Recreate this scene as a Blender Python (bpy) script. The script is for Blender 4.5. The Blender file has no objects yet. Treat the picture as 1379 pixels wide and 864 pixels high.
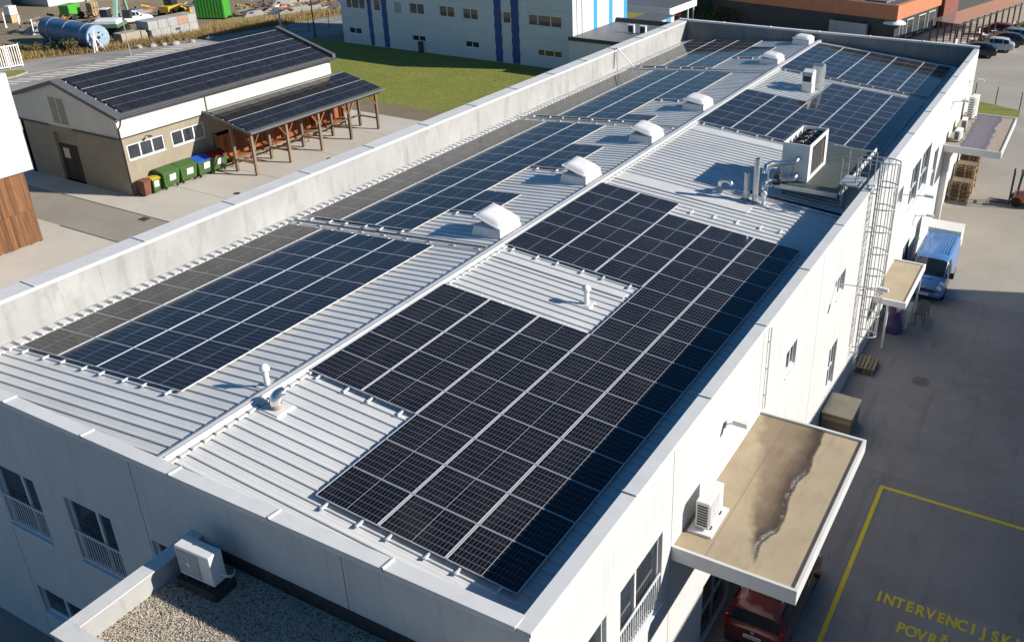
import bpy, bmesh, math, random
import numpy as np
from mathutils import Vector, Matrix
random.seed(7)
S = bpy.context.scene
COL = S.collection
R = math.radians

# ------------------------------------------------------------------ camera
cam_d = bpy.data.cameras.new('camera'); cam = bpy.data.objects.new('camera', cam_d); COL.objects.link(cam)
S.camera = cam
cam.location = (-10.8854, -16.7076, 21.1257)
_yaw, _pitch, _roll = 0.4896, 0.4527, -0.0005
_f = Vector((math.cos(_pitch)*math.cos(_yaw), math.cos(_pitch)*math.sin(_yaw), -math.sin(_pitch)))
_r = _f.cross(Vector((0, 0, 1))).normalized(); _u = _r.cross(_f)
cam.rotation_euler = Matrix((_r, _u, -_f)).transposed().to_euler()
cam_d.sensor_fit = 'HORIZONTAL'; cam_d.sensor_width = 36.0
cam_d.lens = 36.0*1223.2483/1379.0
cam_d.shift_x = -127.4252/1379.0
cam_d.shift_y = -60.1018/1379.0
cam_d.clip_start = 0.1; cam_d.clip_end = 2000
S.render.resolution_x = 1024; S.render.resolution_y = 641

# ------------------------------------------------------------------ sky, sun, exposure
SUN = Vector((0.72, -1.84, 1.0)).normalized()          # towards the sun
elev = math.asin(SUN.z); azim = math.atan2(SUN.x, SUN.y)   # azimuth clockwise from +Y
w = bpy.data.worlds.new('World'); S.world = w; w.use_nodes = True
nt = w.node_tree; nt.nodes.clear()
sky = nt.nodes.new('ShaderNodeTexSky'); sky.sky_type = 'NISHITA'; sky.sun_disc = False
sky.sun_elevation = elev; sky.sun_rotation = azim; sky.air_density = 1.0; sky.dust_density = 0.25; sky.ozone_density = 3.0
bg = nt.nodes.new('ShaderNodeBackground'); bg.inputs['Strength'].default_value = 0.07
wo = nt.nodes.new('ShaderNodeOutputWorld')
hsv = nt.nodes.new('ShaderNodeHueSaturation'); hsv.inputs['Saturation'].default_value = 1.3; hsv.inputs['Value'].default_value = 1.0
nt.links.new(sky.outputs[0], hsv.inputs['Color']); nt.links.new(hsv.outputs[0], bg.inputs[0]); nt.links.new(bg.outputs[0], wo.inputs[0])
sd = bpy.data.lights.new('sun', 'SUN'); sun = bpy.data.objects.new('sun', sd); COL.objects.link(sun)
sd.energy = 5.0; sd.angle = R(0.53); sd.color = (1.0, 0.945, 0.86)
sun.rotation_euler = (-SUN).to_track_quat('-Z', 'Y').to_euler(); sun.location = (30, -60, 60)
vs = S.view_settings; vs.view_transform = 'Standard'; vs.look = 'None'; vs.exposure = 0.46; vs.gamma = 1.0; vs.use_curve_mapping = False

# ------------------------------------------------------------------ mesh helpers
class MB:
    def __init__(s): s.v = []; s.f = []; s.m = []; s.sm = []
    def add(s, vs, fs, m=0, sm=False):
        b = len(s.v); s.v += [tuple(p) for p in vs]
        for f in fs: s.f.append(tuple(b+i for i in f)); s.m.append(m); s.sm.append(sm)
        return s
    def quad(s, a, b, c, d, m=0): return s.add([a, b, c, d], [(0, 1, 2, 3)], m)
    def poly(s, pts, m=0): return s.add(pts, [tuple(range(len(pts)))], m)
    def box(s, x0, x1, y0, y1, z0, z1, m=0):
        if x0 > x1: x0, x1 = x1, x0
        if y0 > y1: y0, y1 = y1, y0
        if z0 > z1: z0, z1 = z1, z0
        return s.add([(x0,y0,z0),(x1,y0,z0),(x1,y1,z0),(x0,y1,z0),(x0,y0,z1),(x1,y0,z1),(x1,y1,z1),(x0,y1,z1)],
                     [(3,2,1,0),(4,5,6,7),(0,1,5,4),(1,2,6,5),(2,3,7,6),(3,0,4,7)], m)
    def hexa(s, p, m=0):   # 8 corner points, bottom four then top four
        return s.add(p, [(3,2,1,0),(4,5,6,7),(0,1,5,4),(1,2,6,5),(2,3,7,6),(3,0,4,7)], m)
    def bar(s, p0, p1, wd, ht=None, m=0):  # rectangular bar between two points
        ht = ht or wd; p0 = Vector(p0); p1 = Vector(p1); d = (p1-p0).normalized()
        a = d.cross(Vector((0,0,1)))
        if a.length < 1e-3: a = Vector((1,0,0))
        a = a.normalized()*wd/2; b = a.cross(d).normalized()*ht/2
        q = [p0-a-b, p0+a-b, p0+a+b, p0-a+b, p1-a-b, p1+a-b, p1+a+b, p1-a+b]
        return s.add(q, [(0,1,2,3),(7,6,5,4),(1,0,4,5),(2,1,5,6),(3,2,6,7),(0,3,7,4)], m)
    def cyl(s, p0, p1, r0, r1=None, n=12, m=0, cap=True, sm=True):
        r1 = r0 if r1 is None else r1; p0 = Vector(p0); p1 = Vector(p1); d = (p1-p0).normalized()
        a = d.cross(Vector((0,0,1)))
        if a.length < 1e-3: a = Vector((1,0,0))
        a.normalize(); b = d.cross(a)
        vs = []
        for p, r in ((p0, r0), (p1, r1)):
            for i in range(n):
                t = 2*math.pi*i/n; vs.append(p+a*math.cos(t)*r+b*math.sin(t)*r)
        s.add(vs, [(i, (i+1) % n, n+(i+1) % n, n+i) for i in range(n)], m, sm)
        if cap: s.add(vs, [tuple(range(n-1, -1, -1)), tuple(range(n, 2*n))], m)
        return s
    def tube(s, pts, r, n=8, m=0):
        pts = [Vector(p) for p in pts]; rings = []
        prev = None
        for i, p in enumerate(pts):
            d = (pts[min(i+1, len(pts)-1)]-pts[max(i-1, 0)]).normalized()
            a = prev - d*prev.dot(d) if prev is not None else d.cross(Vector((0,0,1)))
            if a.length < 1e-3: a = d.cross(Vector((1,0,0)))
            a.normalize(); prev = a; b = d.cross(a)
            rr = r[i] if isinstance(r, (list, tuple)) else r
            rings.append([p+a*math.cos(2*math.pi*k/n)*rr+b*math.sin(2*math.pi*k/n)*rr for k in range(n)])
        vs = [q for g in rings for q in g]; fs = []
        for i in range(len(rings)-1):
            for k in range(n): fs.append((i*n+k, i*n+(k+1) % n, (i+1)*n+(k+1) % n, (i+1)*n+k))
        s.add(vs, fs, m, True)
        return s.add(vs, [tuple(range(n-1, -1, -1)), tuple(range((len(rings)-1)*n, len(rings)*n))], m)
    def lathe(s, prof, c=(0,0,0), n=16, m=0):
        vs = []; fs = []; k = len(prof)
        for i in range(n):
            t = 2*math.pi*i/n
            for r, z in prof: vs.append((c[0]+r*math.cos(t), c[1]+r*math.sin(t), c[2]+z))
        for i in range(n):
            j = (i+1) % n
            for q in range(k-1): fs.append((i*k+q, j*k+q, j*k+q+1, i*k+q+1))
        return s.add(vs, fs, m, True)
    def prism(s, poly, fn, a, b, m=0):  # 2-D polygon through fn(u, v, w) between w=a and w=b
        n = len(poly); vs = [fn(u, v, a) for u, v in poly]+[fn(u, v, b) for u, v in poly]
        fs = [(i, (i+1) % n, n+(i+1) % n, n+i) for i in range(n)]+[tuple(range(n-1, -1, -1)), tuple(range(n, 2*n))]
        return s.add(vs, fs, m)
    def mesh(s, name, mats, org=(0,0,0)):
        me = bpy.data.meshes.new(name); o = Vector(org)
        me.from_pydata([tuple(Vector(p)-o) for p in s.v], [], s.f)
        mats = mats if isinstance(mats, (list, tuple)) else [mats]
        for q in mats: me.materials.append(q)
        me.polygons.foreach_set('material_index', s.m); me.polygons.foreach_set('use_smooth', s.sm)
        bm = bmesh.new(); bm.from_mesh(me); bmesh.ops.recalc_face_normals(bm, faces=bm.faces); bm.to_mesh(me); bm.free()
        me.update(); return me
    def build(s, name, mats, parent=None, world=True, org=None, bevel=0, **kw):
        if parent is not None and world: o = tuple(root_of(parent).location)
        else: o = org or (0, 0, 0)
        me = s.mesh(name, mats, o)
        ob = bpy.data.objects.new(name, me); COL.objects.link(ob)
        if parent is not None:
            ob.parent = parent
        elif org: ob.location = org
        if bevel:
            md = ob.modifiers.new('bevel', 'BEVEL'); md.width = bevel; md.segments = 2; md.limit_method = 'ANGLE'; md.angle_limit = R(40)
        tag(ob, **kw); return ob
def root_of(o):
    while o.parent: o = o.parent
    return o
def tag(o, label=None, cat=None, group=None, kind=None):
    if label: o['label'] = label
    if cat: o['category'] = cat
    if group: o['group'] = group
    if kind: o['kind'] = kind
    return o
def thing(name, label, cat, loc=(0,0,0), rz=0, group=None):
    o = bpy.data.objects.new(name, None); COL.objects.link(o); o.empty_display_size = 0.3
    o.location = loc; o.rotation_euler = (0, 0, rz); return tag(o, label, cat, group)
def inst(o, parent, loc=(0,0,0), rot=None):
    c = o.copy(); COL.objects.link(c); c.parent = parent; c.location = loc
    if rot: c.rotation_euler = rot
    return c
def copy_tree(o, parent=None):
    c = o.copy(); COL.objects.link(c); c.parent = parent
    for ch in list(o.children): copy_tree(ch, c)
    return c
def newob(name, me, parent=None, loc=(0,0,0), rot=(0,0,0)):
    o = bpy.data.objects.new(name, me); COL.objects.link(o); o.parent = parent; o.location = loc; o.rotation_euler = rot; return o

# ------------------------------------------------------------------ materials
def mat(name, col, rough=0.6, metal=0.0, var=0.12, scale=2.0, bump=0.0, bscale=30.0, col2=None, streak=0.0, spec=0.5, rand=0.0, coat=0.0, fine=0.0, fscale=60):
    m = bpy.data.materials.new(name); m.use_nodes = True; t = m.node_tree; N = t.nodes; L = t.links
    b = N['Principled BSDF']; b.inputs['Roughness'].default_value = rough; b.inputs['Metallic'].default_value = metal
    b.inputs['Specular IOR Level'].default_value = spec
    if coat: b.inputs['Coat Weight'].default_value = coat; b.inputs['Coat Roughness'].default_value = 0.05
    g = N.new('ShaderNodeNewGeometry')
    n = N.new('ShaderNodeTexNoise'); n.inputs['Scale'].default_value = scale; n.inputs['Detail'].default_value = 6; n.inputs['Roughness'].default_value = 0.6
    L.new(g.outputs['Position'], n.inputs['Vector'])
    mx = N.new('ShaderNodeMix'); mx.data_type = 'RGBA'
    c2 = col2 if col2 else tuple(min(1, c*(1+var)) for c in col)
    c1 = col if col2 else tuple(c*(1-var) for c in col)
    mx.inputs[6].default_value = (*c1, 1); mx.inputs[7].default_value = (*c2, 1)
    rp = N.new('ShaderNodeMapRange'); rp.inputs[1].default_value = 0.3; rp.inputs[2].default_value = 0.7
    L.new(n.outputs['Fac'], rp.inputs[0]); L.new(rp.outputs[0], mx.inputs[0])
    out = mx.outputs[2]
    if fine:
        n3 = N.new('ShaderNodeTexNoise'); n3.inputs['Scale'].default_value = fscale; n3.inputs['Detail'].default_value = 2
        L.new(g.outputs['Position'], n3.inputs['Vector'])
        r3 = N.new('ShaderNodeMapRange'); r3.inputs[1].default_value = 0.3; r3.inputs[2].default_value = 0.7; r3.inputs[3].default_value = 1-fine; r3.inputs[4].default_value = 1+fine
        L.new(n3.outputs['Fac'], r3.inputs[0])
        v3 = N.new('ShaderNodeVectorMath'); v3.operation = 'SCALE'; L.new(out, v3.inputs[0]); L.new(r3.outputs[0], v3.inputs['Scale']); out = v3.outputs[0]
    if streak:   # vertical water-run streaks
        mp = N.new('ShaderNodeMapping'); mp.inputs['Scale'].default_value = (3.5, 3.5, 0.22); L.new(g.outputs['Position'], mp.inputs[0])
        n2 = N.new('ShaderNodeTexNoise'); n2.inputs['Scale'].default_value = 1.6; n2.inputs['Detail'].default_value = 5; L.new(mp.outputs[0], n2.inputs['Vector'])
        r2 = N.new('ShaderNodeMapRange'); r2.inputs[1].default_value = 0.52; r2.inputs[2].default_value = 0.75; r2.inputs[3].default_value = 1; r2.inputs[4].default_value = 1-streak
        L.new(n2.outputs['Fac'], r2.inputs[0])
        v2 = N.new('ShaderNodeVectorMath'); v2.operation = 'SCALE'; L.new(out, v2.inputs[0]); L.new(r2.outputs[0], v2.inputs['Scale']); out = v2.outputs[0]
    if rand:
        oi = N.new('ShaderNodeObjectInfo'); rr = N.new('ShaderNodeMapRange'); rr.inputs[3].default_value = 1-rand; rr.inputs[4].default_value = 1+rand
        L.new(oi.outputs['Random'], rr.inputs[0]); v4 = N.new('ShaderNodeVectorMath'); v4.operation = 'SCALE'; L.new(out, v4.inputs[0]); L.new(rr.outputs[0], v4.inputs['Scale']); out = v4.outputs[0]
    L.new(out, b.inputs['Base Color'])
    if bump:
        nb = N.new('ShaderNodeTexNoise'); nb.inputs['Scale'].default_value = bscale; nb.inputs['Detail'].default_value = 4; L.new(g.outputs['Position'], nb.inputs['Vector'])
        bp = N.new('ShaderNodeBump'); bp.inputs['Strength'].default_value = bump; bp.inputs['Distance'].default_value = 0.02
        L.new(nb.outputs['Fac'], bp.inputs['Height']); L.new(bp.outputs[0], b.inputs['Normal'])
    return m

class NB:   # tiny node builder for the special materials
    def __init__(s, name):
        s.m = bpy.data.materials.new(name); s.m.use_nodes = True; s.t = s.m.node_tree; s.N = s.t.nodes; s.L = s.t.links; s.b = s.N['Principled BSDF']
    def n(s, ty, **kw):
        q = s.N.new(ty)
        for k, v in kw.items(): setattr(q, k, v)
        return q
    def put(s, sock, v):
        if hasattr(v, 'is_linked') or hasattr(v, 'links'): s.L.new(v, sock)
        else: sock.default_value = v
    def math(s, op, a, b=0.0, c=None):
        q = s.n('ShaderNodeMath', operation=op); s.put(q.inputs[0], a); s.put(q.inputs[1], b)
        if c is not None: s.put(q.inputs[2], c)
        return q.outputs[0]
    def mix(s, f, a, b):
        q = s.n('ShaderNodeMix', data_type='RGBA'); s.put(q.inputs[0], f)
        s.put(q.inputs[6], (*a, 1) if isinstance(a, tuple) else a); s.put(q.inputs[7], (*b, 1) if isinstance(b, tuple) else b)
        return q.outputs[2]
    def noise(s, vec, scale, detail=5, rough=0.6, dist=0.0):
        q = s.n('ShaderNodeTexNoise'); q.inputs['Scale'].default_value = scale; q.inputs['Detail'].default_value = detail; q.inputs['Roughness'].default_value = rough; q.inputs['Distortion'].default_value = dist
        s.L.new(vec, q.inputs['Vector']); return q.outputs['Fac']
    def ramp(s, v, a, b, c=0.0, d=1.0):
        q = s.n('ShaderNodeMapRange'); s.put(q.inputs[0], v); q.inputs[1].default_value = a; q.inputs[2].default_value = b; q.inputs[3].default_value = c; q.inputs[4].default_value = d
        return q.outputs[0]
    def pos(s): return s.n('ShaderNodeNewGeometry').outputs['Position']
    def objc(s): return s.n('ShaderNodeTexCoord').outputs['Object']
    def xyz(s, v):
        q = s.n('ShaderNodeSeparateXYZ'); s.L.new(v, q.inputs[0]); return q.outputs
    def scale(s, vec, sc):
        q = s.n('ShaderNodeMapping'); q.inputs['Scale'].default_value = sc; s.L.new(vec, q.inputs[0]); return q.outputs[0]
    def bump(s, h, st=0.3, dist=0.02):
        q = s.n('ShaderNodeBump'); q.inputs['Strength'].default_value = st; q.inputs['Distance'].default_value = dist; s.L.new(h, q.inputs['Height']); s.L.new(q.outputs[0], s.b.inputs['Normal'])
    def fin(s, col=None, rough=None):
        if col is not None: s.put(s.b.inputs['Base Color'], (*col, 1) if isinstance(col, tuple) else col)
        if rough is not None: s.put(s.b.inputs['Roughness'], rough)
        return s.m

M = {}
def sheet_mat():
    q = NB('sheet'); p = q.pos(); a = q.noise(p, 0.5, 5); st = q.noise(q.scale(p, (5.0, 0.30, 1.0)), 1.3, 5, 0.65); f = q.noise(p, 22, 3); sp = q.noise(p, 6.5, 3, 0.7)
    c = q.mix(q.ramp(a, 0.35, 0.7), (0.625, 0.622, 0.605), (0.69, 0.685, 0.665))
    c = q.mix(q.ramp(st, 0.52, 0.78, 0, 0.42), c, (0.50, 0.485, 0.45)); c = q.mix(q.ramp(sp, 0.66, 0.76, 0, 0.5), c, (0.46, 0.43, 0.37)); c = q.mix(q.ramp(f, 0.4, 0.75, 0, 0.15), c, (0.48, 0.48, 0.47))
    ri = q.n('ShaderNodeObjectInfo').outputs['Random']; v = q.n('ShaderNodeVectorMath', operation='SCALE'); q.L.new(c, v.inputs[0]); q.L.new(q.ramp(ri, 0, 1, 0.955, 1.03), v.inputs['Scale'])
    q.bump(q.noise(p, 3.5, 3), 0.05, 0.03)
    return q.fin(v.outputs[0], q.ramp(a, 0.3, 0.7, 0.38, 0.5))
M['sheet'] = sheet_mat()
ORD = 'lowest second third fourth fifth sixth seventh eighth ninth tenth eleventh twelfth thirteenth fourteenth fifteenth sixteenth seventeenth eighteenth'.split()
M['white_render'] = mat('white_render', (0.555, 0.553, 0.543), 0.85, var=0.05, scale=0.7, bump=0.12, bscale=60, streak=0.13, fine=0.02)
M['white_paint'] = mat('white_paint', (0.78, 0.78, 0.76), 0.45, var=0.04, scale=3)
M['white_frame'] = mat('white_frame', (0.74, 0.75, 0.75), 0.4, var=0.03)
M['flash'] = mat('flash', (0.63, 0.622, 0.60), 0.45, var=0.06, scale=1.5, rand=0.03, streak=0.05)
M['zinc'] = mat('zinc', (0.50, 0.51, 0.52), 0.38, metal=0.4, var=0.1, scale=2)
M['alu'] = mat('alu', (0.74, 0.75, 0.76), 0.4, metal=0.25, var=0.04)
M['pv_frame'] = mat('pv_frame', (0.62, 0.63, 0.65), 0.42, metal=0.3, var=0.03)
M['pv_black'] = mat('pv_black', (0.03, 0.032, 0.036), 0.4, var=0.1)
M['ladder'] = mat('ladder', (0.42, 0.43, 0.43), 0.5, metal=0.3, var=0.1)
M['galv'] = mat('galv', (0.52, 0.54, 0.55), 0.38, metal=0.7, var=0.12, scale=5)
M['steel_bright'] = mat('steel_bright', (0.72, 0.72, 0.71), 0.22, metal=0.95, var=0.08, scale=6)
M['dark_metal'] = mat('dark_metal', (0.035, 0.037, 0.04), 0.5, var=0.2)
M['black'] = mat('black', (0.012, 0.012, 0.013), 0.5, var=0.2)
M['rubber'] = mat('rubber', (0.02, 0.02, 0.021), 0.8, var=0.2)
M['ac_white'] = mat('ac_white', (0.70, 0.69, 0.66), 0.45, var=0.05, scale=4, streak=0.05)
M['ac_grey'] = mat('ac_grey', (0.33, 0.34, 0.34), 0.5, var=0.08)
M['dome'] = mat('dome', (0.70, 0.685, 0.68), 0.25, var=0.06, scale=3)
M['roof_grey'] = mat('roof_grey', (0.11, 0.115, 0.12), 0.55, var=0.1, scale=1)
M['interior'] = mat('interior', (0.05, 0.048, 0.045), 0.9, var=0.3, scale=1.5)
M['curtain'] = mat('curtain', (0.45, 0.44, 0.40), 0.9, var=0.15, scale=4)

def glass_mat(name, col=(0.02, 0.025, 0.03), rough=0.04):
    q = NB(name); q.b.inputs['Specular IOR Level'].default_value = 0.8
    p = q.pos(); n = q.noise(p, 0.9, 2)
    q.bump(n, 0.02, 0.05)
    n2 = q.noise(p, 0.6, 3)
    return q.fin(q.mix(q.ramp(n2, 0.35, 0.7), col, tuple(c*2.2 for c in col)), rough)
M['glass'] = glass_mat('glass')
M['glass_car'] = glass_mat('glass_car', (0.010, 0.012, 0.014), 0.03)

def solar_mat(name, cw, ch, nx, nyh, mcol=(0.62, 0.62, 0.63), lcol=(0.21, 0.21, 0.22), sx=0.001, sy=0.012, mid=0.0035):
    """photovoltaic glass: nx cells wide, 2*nyh half-cells long, printed under glossy glass"""
    q = NB(name); o = q.xyz(q.objc()); x, y = o[0], o[1]
    hx, hy = cw/2-0.008, ch/2-0.011
    px = (2*hx-2*sx)/nx; py = (hy-mid-sy)/nyh
    ay = q.math('SUBTRACT', q.math('ABSOLUTE', y), mid)
    def line(v, pitch, off, wd):
        t = q.math('DIVIDE', v, pitch)
        if off: t = q.math('ADD', t, off)
        d = q.math('ABSOLUTE', q.math('SUBTRACT', t, q.math('ROUND', t)))
        return q.math('LESS_THAN', d, wd/pitch)
    l1 = line(x, px, 0 if nx % 2 == 0 else 0.5, 0.0034); l2 = line(ay, py, 0, 0.0023)
    mg = q.math('MAXIMUM', q.math('GREATER_THAN', q.math('ABSOLUTE', x), hx-sx), q.math('GREATER_THAN', q.math('ABSOLUTE', y), hy-sy))
    mg = q.math('MAXIMUM', mg, q.math('LESS_THAN', ay, 0.0))
    ln = q.math('MAXIMUM', l1, l2)
    ri = q.n('ShaderNodeObjectInfo').outputs['Random']
    cell = q.mix(ri, (0.0050, 0.0055, 0.0095), (0.0085, 0.0085, 0.0125))
    c = q.mix(ln, cell, lcol); c = q.mix(mg, c, mcol)
    q.b.inputs['IOR'].default_value = 1.41; q.b.inputs['Specular IOR Level'].default_value = 0.45
    n = q.noise(q.pos(), 7.0, 3); dust = q.noise(q.pos(), 1.3, 4)
    c = q.mix(q.ramp(dust, 0.45, 0.8, 0.0, 0.05), c, (0.30, 0.27, 0.24))
    return q.fin(c, q.ramp(n, 0.3, 0.7, 0.05, 0.11))
M['solar'] = solar_mat('solar', 1.134, 1.722, 6, 9)
M['solar_house'] = solar_mat('solar_house', 1.0, 1.84, 6, 11, (0.26, 0.26, 0.27), (0.17, 0.17, 0.18), 0.001, 0.008, 0.010)

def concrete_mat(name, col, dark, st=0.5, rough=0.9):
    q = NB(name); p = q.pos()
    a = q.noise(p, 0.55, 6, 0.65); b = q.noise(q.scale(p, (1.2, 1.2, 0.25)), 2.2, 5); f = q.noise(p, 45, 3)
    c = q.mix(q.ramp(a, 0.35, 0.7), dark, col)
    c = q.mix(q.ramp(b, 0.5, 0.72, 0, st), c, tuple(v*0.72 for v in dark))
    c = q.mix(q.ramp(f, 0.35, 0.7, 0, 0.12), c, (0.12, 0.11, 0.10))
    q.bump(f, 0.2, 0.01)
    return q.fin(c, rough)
M['concrete'] = concrete_mat('concrete', (0.44, 0.435, 0.415), (0.35, 0.345, 0.33), 0.75)
M['concrete_dark'] = concrete_mat('concrete_dark', (0.30, 0.29, 0.27), (0.22, 0.21, 0.20))
M['concrete_rear_shade'] = concrete_mat('concrete_rear_shade', (0.28, 0.275, 0.26), (0.20, 0.197, 0.19), 0.7)  # darker copy of the parapet concrete, the rear wall's shade put into the colour
M['concrete_warm'] = concrete_mat('concrete_warm', (0.44, 0.38, 0.30), (0.34, 0.29, 0.23))

def wood_mat(name, a, b, axis=2, sc=9.0, rough=0.8):
    q = NB(name); p = q.pos(); s = [sc, sc, sc]; s[axis] = sc*0.06
    n = q.noise(q.scale(p, tuple(s)), 1.0, 5, 0.65, 0.6); n2 = q.noise(p, 0.8, 4)
    c = q.mix(q.ramp(n, 0.3, 0.72), a, b); c = q.mix(q.ramp(n2, 0.45, 0.8, 0, 0.5), c, tuple(v*0.45 for v in a))
    ri = q.n('ShaderNodeObjectInfo').outputs['Random']
    v = q.n('ShaderNodeVectorMath', operation='SCALE'); q.L.new(c, v.inputs[0]); q.L.new(q.ramp(ri, 0, 1, 0.58, 1.25), v.inputs['Scale'])
    q.bump(n, 0.25, 0.01)
    return q.fin(v.outputs[0], rough)
M['wood_board'] = wood_mat('wood_board', (0.27, 0.115, 0.042), (0.075, 0.038, 0.022))
M['wood_grey'] = wood_mat('wood_grey', (0.26, 0.19, 0.13), (0.15, 0.11, 0.08))
M['wood_red'] = wood_mat('wood_red', (0.36, 0.12, 0.035), (0.22, 0.065, 0.022))
M['wood_pale'] = wood_mat('wood_pale', (0.56, 0.42, 0.24), (0.42, 0.30, 0.17), 0)
M['wood_dark'] = wood_mat('wood_dark', (0.085, 0.05, 0.035), (0.045, 0.03, 0.022))
# ================================================================== the factory building
YR, YL, XF, XB = -10.2, 10.65, -1.5, 52.0       # outer faces
YRi, YLi, XFi, XBi = -9.93, 10.0, -1.22, 51.7   # inner parapet faces
ZT, ZL, ZB = 8.80, 8.88, 8.97                   # parapet tops: front/right, left, rear
TA = 0.0815; AL = math.atan(TA)
bld = thing('factory_building', 'long white factory building with ribbed metal roof carrying solar arrays', 'building', (XF, YR, 0))

def wall_openings(mb, fn, u0, u1, v0, v1, ops, depth=0.16, m=0, thick=0.30):
    """wall slab with real window holes; fn(u, v, d) -> point, d is metres inwards from the outer face"""
    us = sorted({u0, u1, *[q for o in ops for q in (o[0], o[1]) if u0 < q < u1]})
    vs = sorted({v0, v1, *[q for o in ops for q in (o[2], o[3]) if v0 < q < v1]})
    for i in range(len(us)-1):
        for j in range(len(vs)-1):
            cu, cv = (us[i]+us[i+1])/2, (vs[j]+vs[j+1])/2
            if any(o[0] < cu < o[1] and o[2] < cv < o[3] for o in ops): continue
            mb.quad(fn(us[i], vs[j], 0), fn(us[i+1], vs[j], 0), fn(us[i+1], vs[j+1], 0), fn(us[i], vs[j+1], 0), m)
    for a, b, c, d in ops:
        a, b, c, d = max(a, u0), min(b, u1), max(c, v0), min(d, v1)
        if b <= a or d <= c: continue
        mb.quad(fn(a, c, 0), fn(b, c, 0), fn(b, c, depth), fn(a, c, depth), m); mb.quad(fn(a, d, 0), fn(b, d, 0), fn(b, d, depth), fn(a, d, depth), m)
        mb.quad(fn(a, c, 0), fn(a, d, 0), fn(a, d, depth), fn(a, c, depth), m); mb.quad(fn(b, c, 0), fn(b, d, 0), fn(b, d, depth), fn(b, c, depth), m)
    for (p, q) in (((u0, v0), (u1, v0)), ((u0, v1), (u1, v1)), ((u0, v0), (u0, v1)), ((u1, v0), (u1, v1))):
        mb.quad(fn(*p, 0), fn(*q, 0), fn(*q, thick), fn(*p, thick), m)

def window(parent, fn, a, b, c, d, depth=0.14, split=(0.5,), frame=0.06, rail=0, rail_h=0.9, glass='glass', fm='white_frame', hsplit=None, sill=True, open_pane=None):
    f = MB()
    def bx(mb, u0, u1, v0, v1, d0, d1, m=0):
        mb.hexa([fn(u0,v0,d0), fn(u1,v0,d0), fn(u1,v0,d1), fn(u0,v0,d1), fn(u0,v1,d0), fn(u1,v1,d0), fn(u1,v1,d1), fn(u0,v1,d1)], m)
    e = 0.004
    bx(f, a+e, b-e, d-frame, d-e, depth-0.05, depth+0.03); bx(f, a+e, b-e, c+e, c+frame, depth-0.05, depth+0.03)
    bx(f, a+e, a+frame, c+frame, d-frame, depth-0.05, depth+0.03); bx(f, b-frame, b-e, c+frame, d-frame, depth-0.05, depth+0.03)
    xs = [a+frame]+[a+(b-a)*s for s in split]+[b-frame]
    for s in split: bx(f, a+(b-a)*s-frame*0.6, a+(b-a)*s+frame*0.6, c+frame, d-frame, depth-0.055, depth+0.03)
    if hsplit: bx(f, a+frame, b-frame, c+(d-c)*hsplit-0.025, c+(d-c)*hsplit+0.025, depth-0.052, depth+0.03)
    if sill: bx(f, a-0.03, b+0.03, c-0.03, c+0.002, -0.05, depth-0.05)
    w = f.build('window', M[fm], parent)
    for i in range(len(xs)-1):
        g = MB(); bx(g, xs[i]+0.002, xs[i+1]-0.002, c+frame+0.002, d-frame-0.002, depth-0.005, depth+0.012); g.build('pane', M[glass], w)
    if rail:
        r = MB(); h = c+rail_h
        for q in (h, c+0.08): bx(r, a+0.01, b-0.01, q-0.02, q+0.02, 0.01, 0.045)
        k = int((b-a)/0.11)
        for i in range(1, k): u = a+(b-a)*i/k; bx(r, u-0.008, u+0.008, c+0.10, h-0.02, 0.018, 0.036)
        r.build('railing', M['white_frame'], w)
    return w

fnR = lambda u, v, d: (u, YR+d, v)          # right wall
fnF = lambda u, v, d: (XF+d, u, v)          # front wall
JR = [XF, 4.6, 10.7, 16.78, 22.8, 28.8, 35.0, 41.15, 47.3, XB]
# (x0, x1, z0, z1, kind)
WR = [(-0.75,1.32,4.45,6.62,'f'), (1.95,4.08,4.45,6.68,'f'), (13.25,14.34,5.7,6.6,'s'), (19.25,20.33,5.7,6.6,'s'), (19.28,20.42,1.55,3.55,'t'),
      (29.45,30.65,5.65,6.5,'s'), (32.6,34.75,4.45,6.65,'d'), (35.25,37.6,4.3,6.65,'d'), (39.2,40.6,3.2,5.6,'d'),
      (29.7,32.0,0.02,2.25,'o'), (33.4,35.0,0.55,2.2,'s'), (36.8,38.4,0.9,2.3,'s'), (43.6,46.6,0.02,4.2,'o'), (7.0,9.2,0.02,2.4,'o')]
M['seam'] = mat('seam', (0.10, 0.10, 0.10), 0.9, var=0.15)
core = MB(); core.box(XF+0.31, XB-0.31, YR+0.31, YL-0.31, 0.0, 7.2)
core.build('core', M['interior'], bld)
for i in range(len(JR)-1):
    mb = MB(); a, b = JR[i]+(0.012 if i else 0), JR[i+1]-(0.012 if i < len(JR)-2 else 0)
    wall_openings(mb, fnR, a, b, 0, ZT-0.03, [w[:4] for w in WR if w[1] > a and w[0] < b])
    mb.quad((a, YR+0.30, 0), (b, YR+0.30, 0), (b, YR+0.30, ZT-0.03), (a, YR+0.30, ZT-0.03)) if False else None
    mb.build('wall_panel', M['white_render'], bld)
    if i: q = MB(); q.box(JR[i]-0.011, JR[i]+0.011, YR+0.006, YR+0.05, 0, ZT-0.03); q.build('panel_joint', M['seam'], bld)
for (a, b, c, d, k) in WR:
    if k == 'f': window(bld, fnR, a, b, c, d, split=(0.42,), rail=1, rail_h=0.95, hsplit=None)
    elif k == 's': window(bld, fnR, a, b, c, d, split=(0.62,))
    elif k == 't': window(bld, fnR, a, b, c, d, split=(0.6,), hsplit=0.45)
    elif k == 'd': window(bld, fnR, a, b, c, d, split=(0.5,), hsplit=0.4)
    else:
        window(bld, fnR, a, b, c, d, split=(0.5,), hsplit=0.45, sill=False, fm='ac_grey')
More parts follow.
